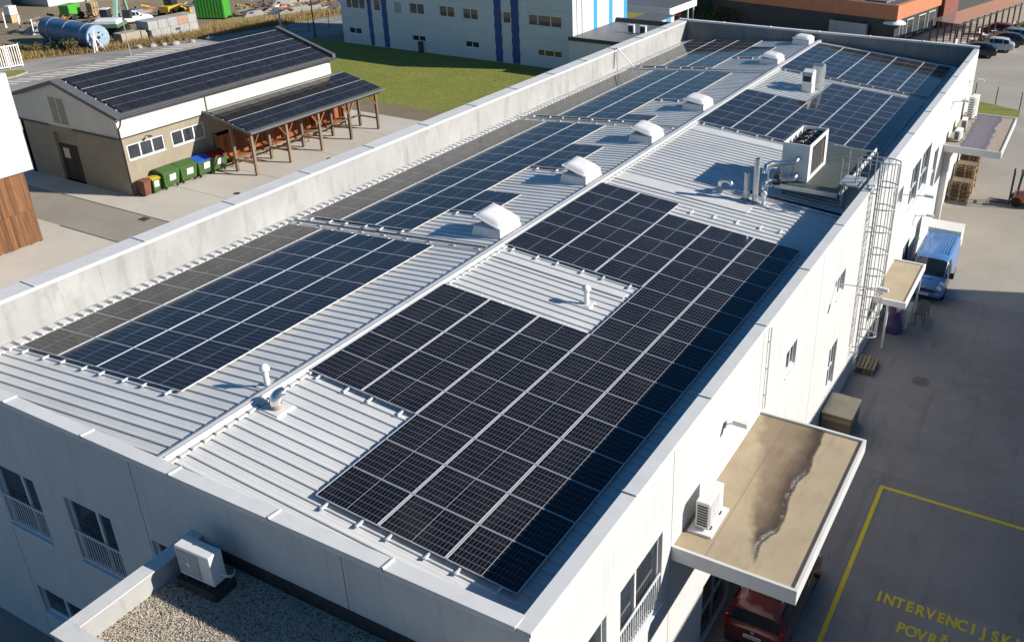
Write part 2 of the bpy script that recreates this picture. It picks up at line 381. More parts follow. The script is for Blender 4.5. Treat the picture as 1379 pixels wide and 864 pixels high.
# upper inner faces of the right parapet and its concrete core
mb = MB(); mb.box(XFi, XBi, YR+0.31, YRi, 7.2, ZT-0.035); mb.build('parapet', M['concrete'], bld)

# front wall (in shade)
JF = [YR+0.301, -5.9, 0.32, 6.6, YL]
WF = [(1.72,3.5,4.38,6.45,'f'), (4.72,6.5,4.38,6.45,'f'), (-1.3,0.25,4.5,6.45,'f'), (4.35,6.44,1.2,2.2,'s'), (0.6,2.7,1.2,2.2,'s'), (7.4,9.2,4.38,6.45,'f')]
for i in range(len(JF)-1):
    mb = MB(); a, b = JF[i]+(0.012 if i else 0), JF[i+1]-(0.012 if i < 3 else 0)
    wall_openings(mb, fnF, a, b, 0, ZT-0.03, [w[:4] for w in WF if w[1] > a and w[0] < b], thick=0.27)
    mb.build('wall_panel', M['white_render'], bld)
    if i: q = MB(); q.box(XF+0.012, XF+0.05, JF[i]-0.011, JF[i]+0.011, 0, ZT-0.03); q.build('panel_joint', M['seam'], bld)
for (a, b, c, d, k) in WF:
    if k == 'f': window(bld, fnF, a, b, c, d, split=(0.38,), rail=1, rail_h=0.98)
    else: window(bld, fnF, a, b, c, d, split=(0.5,))
# rear and left walls
mb = MB(); mb.box(XBi, XB, YR+0.301, YL, 0, ZB-0.03); mb.build('rear_wall', M['concrete_rear_shade'], bld)
LJ = [XF+0.28]+[XF+0.28+i*(XBi-XF-0.28)/9 for i in range(1, 9)]+[XBi-0.002]
for i in range(9):
    mb = MB(); mb.box(LJ[i]+(0.003 if i else 0), LJ[i+1]-0.003, YLi, YL, 0, ZL-0.03); mb.build('wall_panel', M['concrete'], bld)

# ---- ribbed roof sheets, three ribs a sheet
def sheet_mesh(x0, x1, d0, d1, sgn, name):
    """profiled sheet between x0 and x1 (multiples of a third of a metre), along the slope from d0 to d1; local frame of the slope, y = sgn*d"""
    prof = []; p = 0.335
    n = int(round((x1-x0)/p))
    for i in range(n):
        a = i*p
        prof += [(a, 0), (a+0.10, 0), (a+0.105, 0.004), (a+0.125, 0.004), (a+0.13, 0), (a+0.20, 0), (a+0.205, 0.004), (a+0.225, 0.004), (a+0.23, 0),
                 (a+0.268, 0), (a+0.280, 0.042), (a+0.318, 0.042), (a+0.330, 0)]
    prof.append((n*p, 0))
    mb = MB(); k = len(prof)
    vs = [(x, sgn*d0, z) for x, z in prof]+[(x, sgn*d1, z) for x, z in prof]
    mb.add(vs, [(i, i+1, k+i+1, k+i) for i in range(k-1)])
    mb.add([(0, sgn*d0, -0.01), (n*p, sgn*d0, -0.01), (n*p, sgn*d1, -0.01), (0, sgn*d1, -0.01)], [(0, 1, 2, 3)])
    return mb.mesh(name, M['sheet'])
SW = 3*0.335; NS = 52
for sgn, X0, nm in ((-1, -1.08, 'right'), (1, -1.08, 'left')):
    me = sheet_mesh(0, SW, 0.03, (9.94 if sgn < 0 else 9.62), sgn, 'roof_sheet')
    for i in range(NS+1):
        if X0+(i+1)*SW > XBi+0.01: continue
        o = newob('roof_sheet', me, bld, Vector((X0+i*SW, 0, 8.5-0.135))-bld.location, ((AL, 0, 0) if sgn < 0 else (-AL, 0, 0)))
        if sgn < 0 and random.random() < .3: o.location.z += 0.0015
g = MB(); g.quad((XFi, YRi, 7.55), (XBi, YRi, 7.55), (XBi, 0, 8.35), (XFi, 0, 8.35)); g.quad((XFi, 0, 8.35), (XBi, 0, 8.35), (XBi, YLi, 7.53), (XFi, YLi, 7.53))
g.build('roof_deck', M['concrete_dark'], bld)
gv = MB(); gv.box(XFi+0.01, XBi-0.01, 9.60, YLi-0.004, 7.50, 7.56); gv.build('gutter', M['zinc'], bld)
# filler blocks along the left eave
for i in range(150):
    x = -0.9+i*0.335
    if x > 51.2: break
    q = MB(); q.box(x, x+0.20+random.uniform(-.03,.03), 9.40, 9.71+random.uniform(-.03,.03), 7.575, 7.665)
    q.build('eave_filler', M['flash'], bld)
# ridge cap in lengths
for i in range(18):
    a = -1.2+i*2.94; b = min(a+2.95, XBi-0.01)
    if a > 51: break
    mb = MB()
    mb.prism([(-0.19, -0.052), (-0.19, -0.070), (-0.05, -0.035), (0.05, -0.035), (0.17, -0.068), (0.17, -0.046), (0.05, 0.002), (-0.05, 0.002)], lambda u, v, w: (w, u, 8.5+v), a, b)
    mb.build('ridge_cap', M['flash'], bld)
mb = MB(); mb.tube([(-0.9, -0.13, 8.53), (20, -0.13, 8.53), (51.4, -0.13, 8.53)], 0.012, 5); mb.build('lightning_conductor', M['galv'], bld)
for i in range(155):
    x = -0.98+i*0.335
    if x > 51.3: break
    q = MB(); q.box(x, x+0.262, -0.30, -0.188, 8.388, 8.437); q.build('ridge_filler', M['flash'], bld) if i < 150 else None
# parapet caps (flashing) in lengths with a raised seam
def caps(p0, p1, wdt, z, n, tilt, nm='parapet_cap', ov=0.03, mt='flash'):
    p0 = Vector(p0); p1 = Vector(p1); d = (p1-p0).normalized(); nrm = Vector((-d.y, d.x, 0)); L_ = (p1-p0).length
    for i in range(n):
        a = p0+d*(L_*i/n); b = p0+d*(L_*(i+1)/n-0.004); mb = MB()
        q = [a-nrm*ov, b-nrm*ov, b+nrm*(wdt+ov), a+nrm*(wdt+ov)]
        mb.hexa([(v.x, v.y, z-0.03) for v in q]+[(v.x, v.y, z+(tilt if j in (0, 1) else 0)) for j, v in enumerate(q)])
        for off in (-ov-0.003, wdt+ov-0.009):
            mb.hexa([((a+nrm*off).x, (a+nrm*off).y, z-0.11), ((b+nrm*off).x, (b+nrm*off).y, z-0.11), ((b+nrm*(off+.012)).x, (b+nrm*(off+.012)).y, z-0.11), ((a+nrm*(off+.012)).x, (a+nrm*(off+.012)).y, z-0.11),
                     ((a+nrm*off).x, (a+nrm*off).y, z-0.02), ((b+nrm*off).x, (b+nrm*off).y, z-0.02), ((b+nrm*(off+.012)).x, (b+nrm*(off+.012)).y, z-0.02), ((a+nrm*(off+.012)).x, (a+nrm*(off+.012)).y, z-0.02)])
        o = mb.build(nm, M[mt], bld)
        if i:
            s_ = MB(); c = a; e = d*0.02
            q = [c-nrm*ov-e, c-nrm*ov+e, c+nrm*(wdt+ov)+e, c+nrm*(wdt+ov)-e]
            s_.hexa([(v.x, v.y, z-0.02) for v in q]+[(v.x, v.y, z+0.035+(tilt if j in (0, 1) else 0)) for j, v in enumerate(q)]); s_.build('cap_seam', M[mt], o)
caps((XF, YR, 0), (XB-.3, YR, 0), -YR+YRi, ZT, 13, -0.004)               # right
caps((XF, YL, 0), (XF, YRi-0.0, 0), XFi-XF, ZT+0.002, 7, 0.03)         # front
caps((XB, YL, 0), (XF+0.3, YL, 0), YL-YLi, ZL, 14, 0.02)               # left
caps((XB, YR, 0), (XB, YL, 0), XB-XBi, ZB, 6, 0.0)                     # rear
# downpipe and cable on the right wall
mb = MB(); mb.cyl((11.15, YR-0.07, 5.85), (11.15, YR-0.07, 8.6), 0.03, n=8)
for zz in (6.3, 7.2, 8.1): mb.box(11.11, 11.19, YR-0.08, YR+0.01, zz, zz+0.03)
mb.build('downpipe', M['white_paint'], bld)

# ---- canopies
def canopy(x0, x1, y0, ztop, th, name_mat, edge='flash', lip=0.08):
    e = MB(); y1 = YR+0.003
    # slab with raised rim
    e.box(x0+lip, x1-lip, y0+lip, y1, ztop-0.10, ztop-0.06, 1)
    e.box(x0, x1, y0, y0+lip, ztop-th, ztop); e.box(x0, x0+lip, y0+lip+0.001, y1, ztop-th, ztop-0.002); e.box(x1-lip, x1, y0+lip+0.001, y1, ztop-th, ztop-0.002)
    e.box(x0+lip, x1-lip, y0+lip, y1, ztop-th+0.01, ztop-0.11, 2)
    return e.build('canopy', [M[edge], M[name_mat], M['white_render']], bld)
def canopy_roof(name, base, dark, kind):
    q = NB(name); p = q.pos(); xyz = q.xyz(p); n = q.noise(p, 0.8, 6, 0.65, 0.4); f = q.noise(p, 30, 3)
    c = q.mix(q.ramp(n, 0.35, 0.7), base, tuple(v*0.82 for v in base))
    if kind == 1:   # long brown water stain that fans out towards the far end, with a pale tide line
        lo = q.math('SUBTRACT', q.noise(p, 0.75, 1, 0.5), 0.5); hi = q.math('SUBTRACT', q.noise(p, 4.0, 4, 0.6), 0.5)
        t = q.math('DIVIDE', q.math('SUBTRACT', xyz[0], 5.0), 6.0)
        wr = q.math('ADD', q.math('MULTIPLY', lo, 0.55), q.math('MULTIPLY', hi, 0.12)); wl = q.math('ADD', q.math('MULTIPLY', q.math('SUBTRACT', q.noise(p, 1.3, 3, 0.5), 0.5), 0.9), q.math('MULTIPLY', hi, 0.10))
        d1 = q.math('SUBTRACT', q.math('SUBTRACT', xyz[1], -12.18), wr)                  # > 0 inside, metres from the right border
        left = q.math('ADD', q.math('MULTIPLY', q.math('POWER', q.math('MAXIMUM', t, 0.0), 0.8), 1.75), q.math('ADD', -12.02, wl))
        d2 = q.math('SUBTRACT', left, xyz[1])
        ins = q.math('MULTIPLY', q.math('MULTIPLY', q.ramp(d1, -0.05, 0.05), q.ramp(d2, 0.0, 0.22)), q.math('MULTIPLY', q.ramp(t, -0.02, 0.05), q.ramp(d1, 0.25, 1.3, 1.0, 0.62)))
        st = q.noise(q.scale(p, (0.22, 2.6, 1)), 1.8, 6, 0.7)
        brown = q.mix(q.ramp(st, 0.3, 0.72), (0.085, 0.050, 0.028), (0.215, 0.150, 0.095))
        brown = q.mix(q.ramp(q.noise(p, 0.7, 3), 0.45, 0.62, 0, 0.6), brown, (0.25, 0.20, 0.145))
        brown = q.mix(q.ramp(d1, 0.12, 0.62, 1.0, 0.0), brown, (0.028, 0.014, 0.008))
        brown = q.mix(q.ramp(d2, 0.02, 0.16, 0.5, 0.0), brown, (0.06, 0.035, 0.02))
        c = q.mix(q.math('MULTIPLY', ins, 0.93), c, brown)
        tide = q.math('MULTIPLY', q.ramp(q.math('ABSOLUTE', q.math('SUBTRACT', d1, 0.09)), 0.02, 0.08, 0.9, 0), q.ramp(q.noise(p, 26, 4, 0.75), 0.36, 0.60))
        tide = q.math('MULTIPLY', tide, q.math('MULTIPLY', q.math('MULTIPLY', q.ramp(t, 0.55, 0.72, 1.0, 0.0), q.ramp(q.noise(p, 2.6, 3), 0.40, 0.56)), q.ramp(t, 0.0, 0.06)))
        c = q.mix(q.math('MULTIPLY', tide, ins), c, (0.40, 0.39, 0.37))
        c = q.mix(q.math('MULTIPLY', q.ramp(q.math('ABSOLUTE', q.math('SUBTRACT', d1, 0.012)), 0.012, 0.045, 0.6, 0), q.ramp(t, 0.0, 0.05)), c, (0.022, 0.013, 0.008))
        seam = q.math('LESS_THAN', q.math('ABSOLUTE', q.math('SUBTRACT', xyz[1], -11.02)), 0.02)
        c = q.mix(q.math('MULTIPLY', seam, 0.45), c, (0.16, 0.12, 0.08))
        c = q.mix(q.ramp(q.noise(q.scale(p, (0.5, 2.0, 1)), 1.4, 5), 0.55, 0.75, 0, 0.35), c, (0.20, 0.15, 0.095))
    if kind == 3:   # violet-grey wet patch
        wob = q.math('MULTIPLY', q.math('SUBTRACT', q.noise(p, 0.9, 4), 0.5), 0.9)
        d1 = q.math('ABSOLUTE', q.math('ADD', q.math('SUBTRACT', xyz[1], -11.75), wob))
        c = q.mix(q.ramp(d1, 0.62, 0.72, 1, 0), c, (0.15, 0.135, 0.16))
        c = q.mix(q.ramp(q.math('ABSOLUTE', q.math('SUBTRACT', d1, 0.55)), 0.05, 0.16, 0.6, 0), c, (0.09, 0.085, 0.12))
    q.bump(f, 0.15, 0.01)
    return q.fin(c, q.ramp(n, 0.3, 0.7, 0.7, 0.9))
M['canopy1'] = canopy_roof('canopy1', (0.42, 0.335, 0.22), None, 1)
M['canopy2'] = canopy_roof('canopy2', (0.42, 0.34, 0.23), None, 2)
M['canopy3'] = canopy_roof('canopy3', (0.36, 0.30, 0.23), None, 3)
canopy(4.62, 11.08, -13.3, 5.80, 0.42, 'canopy1')
c2 = canopy(26.6, 31.2, -11.68, 2.55, 0.28, 'canopy2', 'white_paint')
for (px, py) in ((26.75, -10.9), (30.9, -11.55)):
    q = MB(); q.box(px-0.05, px+0.05, py-0.05, py+0.05, 0, 2.27); q.build('post', M['white_paint'], c2)
c3 = canopy(42.2, 50.0, -13.32, 5.2, 0.40, 'canopy3')
q = MB(); q.box(43.1, 43.45, YR-0.35, YR-0.003, 0, 4.8); q.build('pier', M['white_render'], bld)
# wall lamps on brackets
for (x, zz, L_) in ((7.9, 7.3, 0.28), (18.95, 6.55, 1.5), (28.2, 6.9, 1.35), (35.6, 3.2, 0.6), (43.3, 7.4, 0.5), (49.7, 7.2, 0.5)):
    q = MB(); q.box(x-0.06, x+0.06, YR-0.03, YR+0.01, zz-0.1, zz+0.1); q.cyl((x, YR-0.03, zz), (x, YR-L_, zz+0.12), 0.02, n=8)
    lp = q.build('wall_lamp', M['galv'], bld)
    q = MB(); q.hexa([(x-0.1, YR-L_-0.35, zz+0.1), (x+0.1, YR-L_-0.35, zz+0.1), (x+0.1, YR-L_+0.05, zz+0.1), (x-0.1, YR-L_+0.05, zz+0.1), (x-0.06, YR-L_-0.33, zz+0.2), (x+0.06, YR-L_-0.33, zz+0.2), (x+0.07, YR-L_+0.05, zz+0.22), (x-0.07, YR-L_+0.05, zz+0.22)])
    q.build('lamp_head', M['ac_white'], lp)

# ---- flat-roofed annex before the front wall
anx = thing('flat_roof_annex', 'low flat annex with gravel roof and metal-capped parapet against the shaded front wall', 'annex', (-3.2, -6, 0))
AX0, AX1, AY0, AY1, AZ = -4.72, XF-0.004, -13.0, -1.42, 7.42
mb = MB(); mb.box(AX0, AX1, AY0, AY1, 0, 6.88); mb.build('wall', M['white_render'], anx)
mb = MB(); mb.box(AX0, AX0+0.30, AY0, AY1, 6.881, AZ-0.03); mb.build('parapet', M['concrete'], anx); mb = MB(); mb.box(AX0+0.301, AX1, AY1-0.30, AY1, 6.881, AZ-0.03); mb.build('parapet', M['concrete'], anx)
for a, b, c, d in ((AX0-0.03, AX0+0.33, AY1-3.0, AY1+0.03), (AX0-0.03, AX0+0.33, AY1-6.5, AY1-3.005), (AX0-0.03, AX0+0.33, AY0, AY1-6.505), (AX0+0.334, AX0+2.1, AY1-0.33, AY1+0.03), (AX0+2.105, AX1, AY1-0.33, AY1+0.03)):
    mb = MB(); mb.box(a, b, c, d, AZ-0.029, AZ); mb.build('parapet_cap', M['flash'], anx)
M['bitumen'] = mat('bitumen', (0.035, 0.034, 0.035), 0.8, var=0.25, scale=5, bump=0.2)
mb = MB(); mb.box(AX1-0.02, AX1, AY0, AY1-0.31, 6.90, 7.25); mb.build('upstand_flashing', M['bitumen'], anx)
def gravel(name, x0, x1, y0, y1, z, n, parent, mt, smin=0.012, smax=0.030, flat=0.65):
    rng = np.random.default_rng(3)
    base = np.array([(1,0,0),(0,1,0),(-1,0,0),(0,-1,0),(0,0,1),(0,0,-0.6)], float)
    F = [(0,1,4),(1,2,4),(2,3,4),(3,0,4),(1,0,5),(2,1,5),(3,2,5),(0,3,5)]
    P = np.stack([rng.uniform(x0, x1, n), rng.uniform(y0, y1, n), z+rng.uniform(0, 0.025, n)], 1)
    s = rng.uniform(smin, smax, (n, 1, 1)); jit = rng.uniform(0.65, 1.3, (n, 6, 1)); ang = rng.uniform(0, 6.28, n)
    B = base[None]*s*jit*np.array([1, 0.8, flat])
    c, si = np.cos(ang)[:, None], np.sin(ang)[:, None]
    X = B[:, :, 0]*c-B[:, :, 1]*si; Y = B[:, :, 0]*si+B[:, :, 1]*c
    V = np.stack([X, Y, B[:, :, 2]], 2)+P[:, None, :]
    o = np.array(root_of(parent).location) if parent else np.zeros(3)
    V = (V-o).reshape(-1, 3); Fa = (np.array(F)[None]+np.arange(n)[:, None, None]*6).reshape(-1, 3)
    me = bpy.data.meshes.new(name); me.from_pydata(V.tolist(), [], Fa.tolist()); me.materials.append(mt)
    ob = bpy.data.objects.new(name, me); COL.objects.link(ob); ob.parent = parent; ob['kind'] = 'stuff'; return ob
def gravel_mat():
    q = NB('gravel'); p = q.pos(); v = q.n('ShaderNodeTexVoronoi'); v.inputs['Scale'].default_value = 34; q.L.new(p, v.inputs['Vector'])
    hs = q.xyz(v.outputs['Color']); n = q.noise(p, 1.2, 4)
    c = q.mix(hs[0], (0.38, 0.32, 0.24), (0.64, 0.57, 0.46)); c = q.mix(q.ramp(hs[1], 0.7, 0.8), c, (0.15, 0.12, 0.10)); c = q.mix(q.ramp(n, 0.5, 0.7, 0, 0.3), c, (0.20, 0.18, 0.15))
    return q.fin(c, 0.9)
M['gravel'] = gravel_mat()
mb = MB(); mb.box(AX0+0.31, AX1-0.03, AY0, AY1-0.31, 6.885, 6.905); mb.build('gravel_bed', M['gravel'], anx)
gravel('gravel', AX0+0.32, AX1-0.05, -9.2, AY1-0.32, 6.905, 46000, anx, M['gravel'], 0.009, 0.021)
# ================================================================== solar arrays
PQ, PP = 1.154, 1.755
def panel_mesh(cw, ch, glass, name='solar_panel', t=0.035, lip=0.011, fr='pv_frame'):
    mb = MB(); a, b = cw/2, ch/2; lx = 0.008
    mb.box(-a, a, -b, -b+lip, -t, 0); mb.box(-a, a, b-lip, b, -t, 0)
    mb.box(-a, -a+lx, -b+lip, b-lip, -t, 0); mb.box(a-lx, a, -b+lip, b-lip, -t, 0)
    mb.quad((-a+lx, -b+lip, -0.003), (a-lx, -b+lip, -0.003), (a-lx, b-lip, -0.003), (-a+lx, b-lip, -0.003), 1)
    mb.quad((-a+lip, -b+lip, -0.010), (a-lip, -b+lip, -0.010), (a-lip, b-lip, -0.010), (-a+lip, b-lip, -0.010), 0)
    return mb.mesh(name, [M[fr], glass])
PM = panel_mesh(1.134, 1.722, M['solar'])
RAILS = {}
def rail(parent, x0, x1, y, z0, z1, key):
    k = (round(x1-x0, 2), z0, z1)
    if k not in RAILS:
        mb = MB(); L_ = x1-x0; mb.box(0, L_, -0.022, 0.022, z0, z1)
        mb.box(-0.004, 0.0, -0.03, 0.03, z0-0.004, z1+0.012); RAILS[k] = mb.mesh('mounting_rail', M['alu'])
    newob('mounting_rail', RAILS[k], parent, (x0, y, 0))
def array(label, x0, sgn, d0, strips):
    """strips: list of (strip index, [(k0, k1), ...]) with sgn -1 = right slope, +1 = left slope"""
    a = thing('solar_array', label, 'solar panels', (x0, 0, 8.5), 0, 'solar arrays on the factory roof')
    a.rotation_euler = (AL, 0, 0) if sgn < 0 else (-AL, 0, 0)
    for s, runs in strips:
        for k0, k1 in runs:
            for k in range(k0, k1):
                o = newob('solar_panel', PM, a, ((k+0.5)*PQ, sgn*(d0+(s+0.5)*PP), random.uniform(-0.002, 0.002)),
                          (random.uniform(-0.0018, 0.0018), random.uniform(-0.0018, 0.0018), 0))
            for f in (0.22, 0.78):
                rail(a, k0*PQ-random.choice((0.17, 0.2, 0.22)), k1*PQ+random.choice((0.12, 0.15)), sgn*(d0+(s+f)*PP), -0.092, -0.037, 0)
            for ft in range(int((k1-k0)*PQ/1.0)):   # roof hooks joined to the rail line
                pass
    return a
d0R, d0L = 0.1966, 2.1267
array('black solar array with a gap for the white vent, right slope beside the shaded parapet', 0.0, -1, d0R,
      [(0, [(3, 8), (11, 17)]), (1, [(3, 8), (11, 17)]), (2, [(0, 8), (11, 16)]), (3, [(0, 16)]), (4, [(0, 16)])])
array('solar array beyond the rooftop chiller with twin ventilation cowls at its notch', 29.62, -1, d0R,
      [(0, [(0, 6)]), (1, [(0, 6)]), (2, [(0, 10)]), (3, [(1, 10)]), (4, [(1, 10)])])
array('solar array on the right slope below the rear parapet', 42.35, -1, d0R, [(i, [(0, 7)]) for i in range(5)])
array('solar array on the left slope next to the front edge and mushroom vent', 1.3146, 1, d0L, [(i, [(0, 9)]) for i in range(4)])
array('solar array on the left slope with two short steps below three open skylights', 12.68, 1, d0L, [(0, [(2, 4), (7, 10)]), (1, [(0, 13)]), (2, [(0, 13)]), (3, [(0, 13)])])
array('solar array on the left slope beside the leaning lightning pole', 28.82, 1, d0L, [(0, [(0, 1), (4, 10)]), (1, [(0, 10)]), (2, [(0, 10)]), (3, [(0, 10)])])
array('solar array on the left slope in the corner under the rear parapet', 41.68, 1, d0L, [(0, [(3, 6)]), (1, [(0, 8)]), (2, [(0, 8)]), (3, [(0, 8)])])

# ================================================================== roof equipment
def zR(y): return 8.5-0.135-abs(y)*TA      # sheet surface on either slope
def skylight(x0, tilt, label):
    y0, y1 = 0.30, 1.62; x1 = x0+1.5; zb = zR(0.95)-0.06
    t = thing('skylight', label, 'skylight', (x0, y0, zR(0.9)), 0, 'dome skylights along the ridge')
    mb = MB(); i = 0.13; H = 0.40
    mb.hexa([(x0,y0,zb-0.1),(x1,y0,zb-0.1),(x1,y1,zb-0.15),(x0,y1,zb-0.15),(x0+i,y0+i*0.6,zb+H),(x1-i,y0+i*0.6,zb+H),(x1-i,y1-i,zb+H),(x0+i,y1-i,zb+H)])
    mb.build('curb', M['curb'], t, bevel=0.012)
    mb = MB(); mb.hexa([(x0-0.09,y0-0.02,zb-0.06),(x1+0.09,y0-0.02,zb-0.06),(x1+0.09,y1+0.10,zb-0.17),(x0-0.09,y1+0.10,zb-0.17),(x0-0.09,y0-0.02,zb+0.10),(x1+0.09,y0-0.02,zb+0.10),(x1+0.09,y1+0.10,zb-0.01),(x0-0.09,y1+0.10,zb-0.01)]); mb.build('flashing', M['flash'], t)
    lx0, lx1, ly0, ly1 = x0+i-0.03, x1-i+0.03, y0+i*0.6-0.02, y1-i+0.05
    n = 14; vs = []; fs = []
    def P(u, v, h):   # u along x, v away from the hinge on the ridge side
        yy = (ly1-ly0)*v; c, s = math.cos(tilt), math.sin(tilt)
        return (lx0+(lx1-lx0)*u, ly0+yy*c-h*s, zb+H+0.03+yy*s+h*c)
    for a in range(n+1):
        for b in range(n+1):
            u, v = a/n, b/n; e = max(0, (1-(2*u-1)**4)*(1-(2*v-1)**4)); vs.append(P(0.03+0.94*u, 0.03+0.94*v, 0.03+0.17*e**0.55))
    for a in range(n):
        for b in range(n): fs.append((a*(n+1)+b, (a+1)*(n+1)+b, (a+1)*(n+1)+b+1, a*(n+1)+b+1))
    lid = MB(); lid.add(vs, fs, 0, True); lid.build('dome', M['dome'], t)
    rim = MB(); rim.hexa([P(0,0,-0.025), P(1,0,-0.025), P(1,1,-0.025), P(0,1,-0.025), P(0,0,0.032), P(1,0,0.032), P(1,1,0.032), P(0,1,0.032)]); rim.build('rim', M['alu'], t)
    if tilt > 0.08:
        for xx in (x0+0.45, x0+1.05): st = MB(); st.bar((xx, y0+0.85, zb+H-0.02), P((xx-lx0)/(lx1-lx0), 0.8, -0.02), 0.035); st.build('strut', M['dark_metal'], t)
        st = MB(); st.box(x0+0.5, x0+1.0, y0+0.75, y0+1.1, zb+H-0.02, zb+H+0.08); st.build('opener', M['coil_dark'], t)
M['curb'] = mat('curb', (0.66, 0.655, 0.63), 0.6, var=0.06, scale=3, streak=0.08); M['coil_dark'] = mat('coil_dark', (0.16, 0.12, 0.08), 0.6, var=0.3, scale=8)
for x0, tl, lb in ((13.1, 0.31, 'wide open dome skylight beside the bare roof patch with the white vent'), (19.25, 0.29, 'open dome skylight opposite the end of the long black array'),
                   (25.45, 0.25, 'half open dome skylight opposite the gooseneck vent'), (31.6, 0.16, 'slightly open dome skylight beside the array beyond the chiller'),
                   (43.45, 0.10, 'almost closed dome skylight beside the array under the rear parapet'), (50.0, 0.05, 'closed dome skylight against the rear parapet')):
    skylight(x0, tl, lb)

def mushroom(x, y, h, r, label, nm='roof_vent'):
    z = zR(y); t = thing(nm, label, 'vent', (x, y, z))
    mb = MB(); mb.box(x-0.2, x+0.2, y-0.2, y+0.2, z-0.02, z+0.05); mb.build('base_plate', M['flash'], t)
    mb = MB(); mb.cyl((x, y, z), (x, y, z+h-0.1), r, n=14); mb.build('pipe', M['white_paint'], t)
    mb = MB(); mb.lathe([(r*0.9, h-0.14), (r*1.7, h-0.12), (r*1.75, h-0.05), (r*1.1, h+0.03), (r*0.5, h+0.06), (0.001, h+0.07)], (x, y, z), 16); mb.build('cap', M['white_paint'], t)
mushroom(2.48, 0.30, 0.62, 0.075, 'white mushroom vent pipe by the ridge near the front edge')
mushroom(10.85, -4.42, 0.62, 0.085, 'white mushroom vent on the bare patch between black panels')
mushroom(21.81, -6.34, 0.55, 0.07, 'short white capped vent beside the two steel flues')
# elbow cowl
x, y = 1.85, -0.68; z = zR(y)
t = thing('elbow_cowl', 'shiny steel elbow cowl on a flashing plate by the ridge', 'vent', (x, y, z))
mb = MB(); mb.hexa([(1.55,-1.0,z-0.04),(2.2,-1.0,z-0.04),(2.2,-0.3,z+0.02),(1.55,-0.3,z+0.02),(1.6,-0.95,z+0.05),(2.15,-0.95,z+0.05),(2.15,-0.34,z+0.10),(1.6,-0.34,z+0.10)]); mb.build('flashing_plate', M['flash'], t)
mb = MB(); mb.cyl((x, y, z), (x, y, z+0.25), 0.14, n=18); mb.build('collar', M['concrete_warm'], t)
mb = MB(); pts = [(x, y, z+0.2)]+[(x+0.16*(1-math.cos(a)), y-0.05*(1-math.cos(a)), z+0.26+0.16*math.sin(a)) for a in [i*R(18) for i in range(0, 7)]]
mb.tube(pts, 0.155, 16); mb.build('elbow', M['steel_bright'], t)
# gooseneck
x, y = 21.87, -4.45; z = zR(y)
t = thing('gooseneck_vent', 'bright gooseneck vent pipe curving over near the flues', 'vent', (x, y, z))
mb = MB(); mb.cyl((x, y, z), (x, y, z+0.32), 0.13, 0.11, n=14); mb.build('collar', M['ac_grey'], t)
mb = MB(); mb.tube([(x, y, z+0.25)]+[(x+0.05*i/9, y-0.24*(1-math.cos(a)), z+0.42+0.17*math.sin(a)) for i, a in enumerate([k*R(20) for k in range(10)])], 0.085, 12); mb.build('bend', M['steel_bright'], t)
for (yy, h, r, lb) in ((-5.57, 1.15, 0.105, 'shorter dull steel flue pipe beside the chiller'), (-5.96, 1.85, 0.115, 'taller dull steel flue pipe beside the chiller')):
    z = zR(yy); t = thing('flue_pipe', lb, 'flue', (21.86, yy, z))
    mb = MB(); mb.cyl((21.86, yy, z-0.02), (21.86, yy, z+h), r, n=16, cap=False); mb.cyl((21.86, yy, z+h-0.35), (21.86, yy, z+h-0.33), r+0.012, n=16); mb.build('pipe', M['galv'], t)
    mb = MB(); mb.cyl((21.86, yy, z+h-0.08), (21.86, yy, z+h-0.07), r-0.01, n=16); mb.build('bore', M['black'], t)
    mb = MB(); mb.lathe([(r+0.16, 0.0), (r+0.10, 0.04), (r+0.02, 0.10)], (21.86, yy, z), 16); mb.build('collar', M['concrete_dark'], t)
# twin ducts
for (x, y, h, dx, lb) in ((39.0, -2.95, 0.85, -1, 'square white ventilation cowl facing along the roof'), (40.0, -3.2, 1.05, 1, 'taller grey ventilation cowl behind the white one')):
    z = zR(y); t = thing('ventilation_cowl', lb, 'vent', (x, y, z)); mt = M['ac_white'] if dx < 0 else M['galv']
    mb = MB(); mb.box(x-0.32, x+0.32, y-0.28, y+0.28, z-0.03, z+h*0.6); mb.build('shaft', mt, t)
    mb = MB(); mb.prism([(-0.32, h*0.6), (0.32, h*0.6), (0.32, h+0.25), (0.1, h+0.4), (-0.32, h+0.28), (-0.42, h+0.1), (-0.42, h*0.72)], lambda u, v, w: (x+u*-dx*1.0 if dx > 0 else x+u, w, z+v), y-0.28, y+0.28); mb.build('hood', mt, t)
    mb = MB(); xx = x-0.425*(1 if dx < 0 else -1); mb.box(xx-0.008, xx+0.008, y-0.22, y+0.22, z+h*0.74, z+h+0.08); mb.build('opening', M['black'], t)

# chiller and its platform
PZ = 8.38
pl = thing('equipment_platform', 'grey steel grating platform on posts carrying the chiller', 'platform', (26.5, -8, zR(8)))
px0, px1, py0, py1 = 23.0, 29.15, -9.0, -6.3
n = 24
mb = MB(); mb.box(px0, px1, py0, py0+0.06, PZ-0.16, PZ+0.012); mb.box(px0, px1, py1-0.06, py1, PZ-0.16, PZ+0.012); mb.box(px0, px0+0.06, py0, py1, PZ-0.16, PZ+0.010); mb.box(px1-0.06, px1, py0, py1, PZ-0.16, PZ+0.010)
for xx in (24.9, 26.4, 27.9): mb.box(xx, xx+0.06, py0+0.06, py1-0.06, PZ-0.16, PZ-0.03)
mb.build('frame', M['galv'], pl)
gr = MB()
for i in range(62): xx = px0+0.08+i*(px1-px0-0.16)/62; gr.box(xx, xx+0.045, py0+0.061, py1-0.061, PZ-0.03, PZ)
M['grating'] = mat('grating', (0.17, 0.195, 0.175), 0.6, metal=0.2, var=0.15)
gr.build('grating', M['grating'], pl)
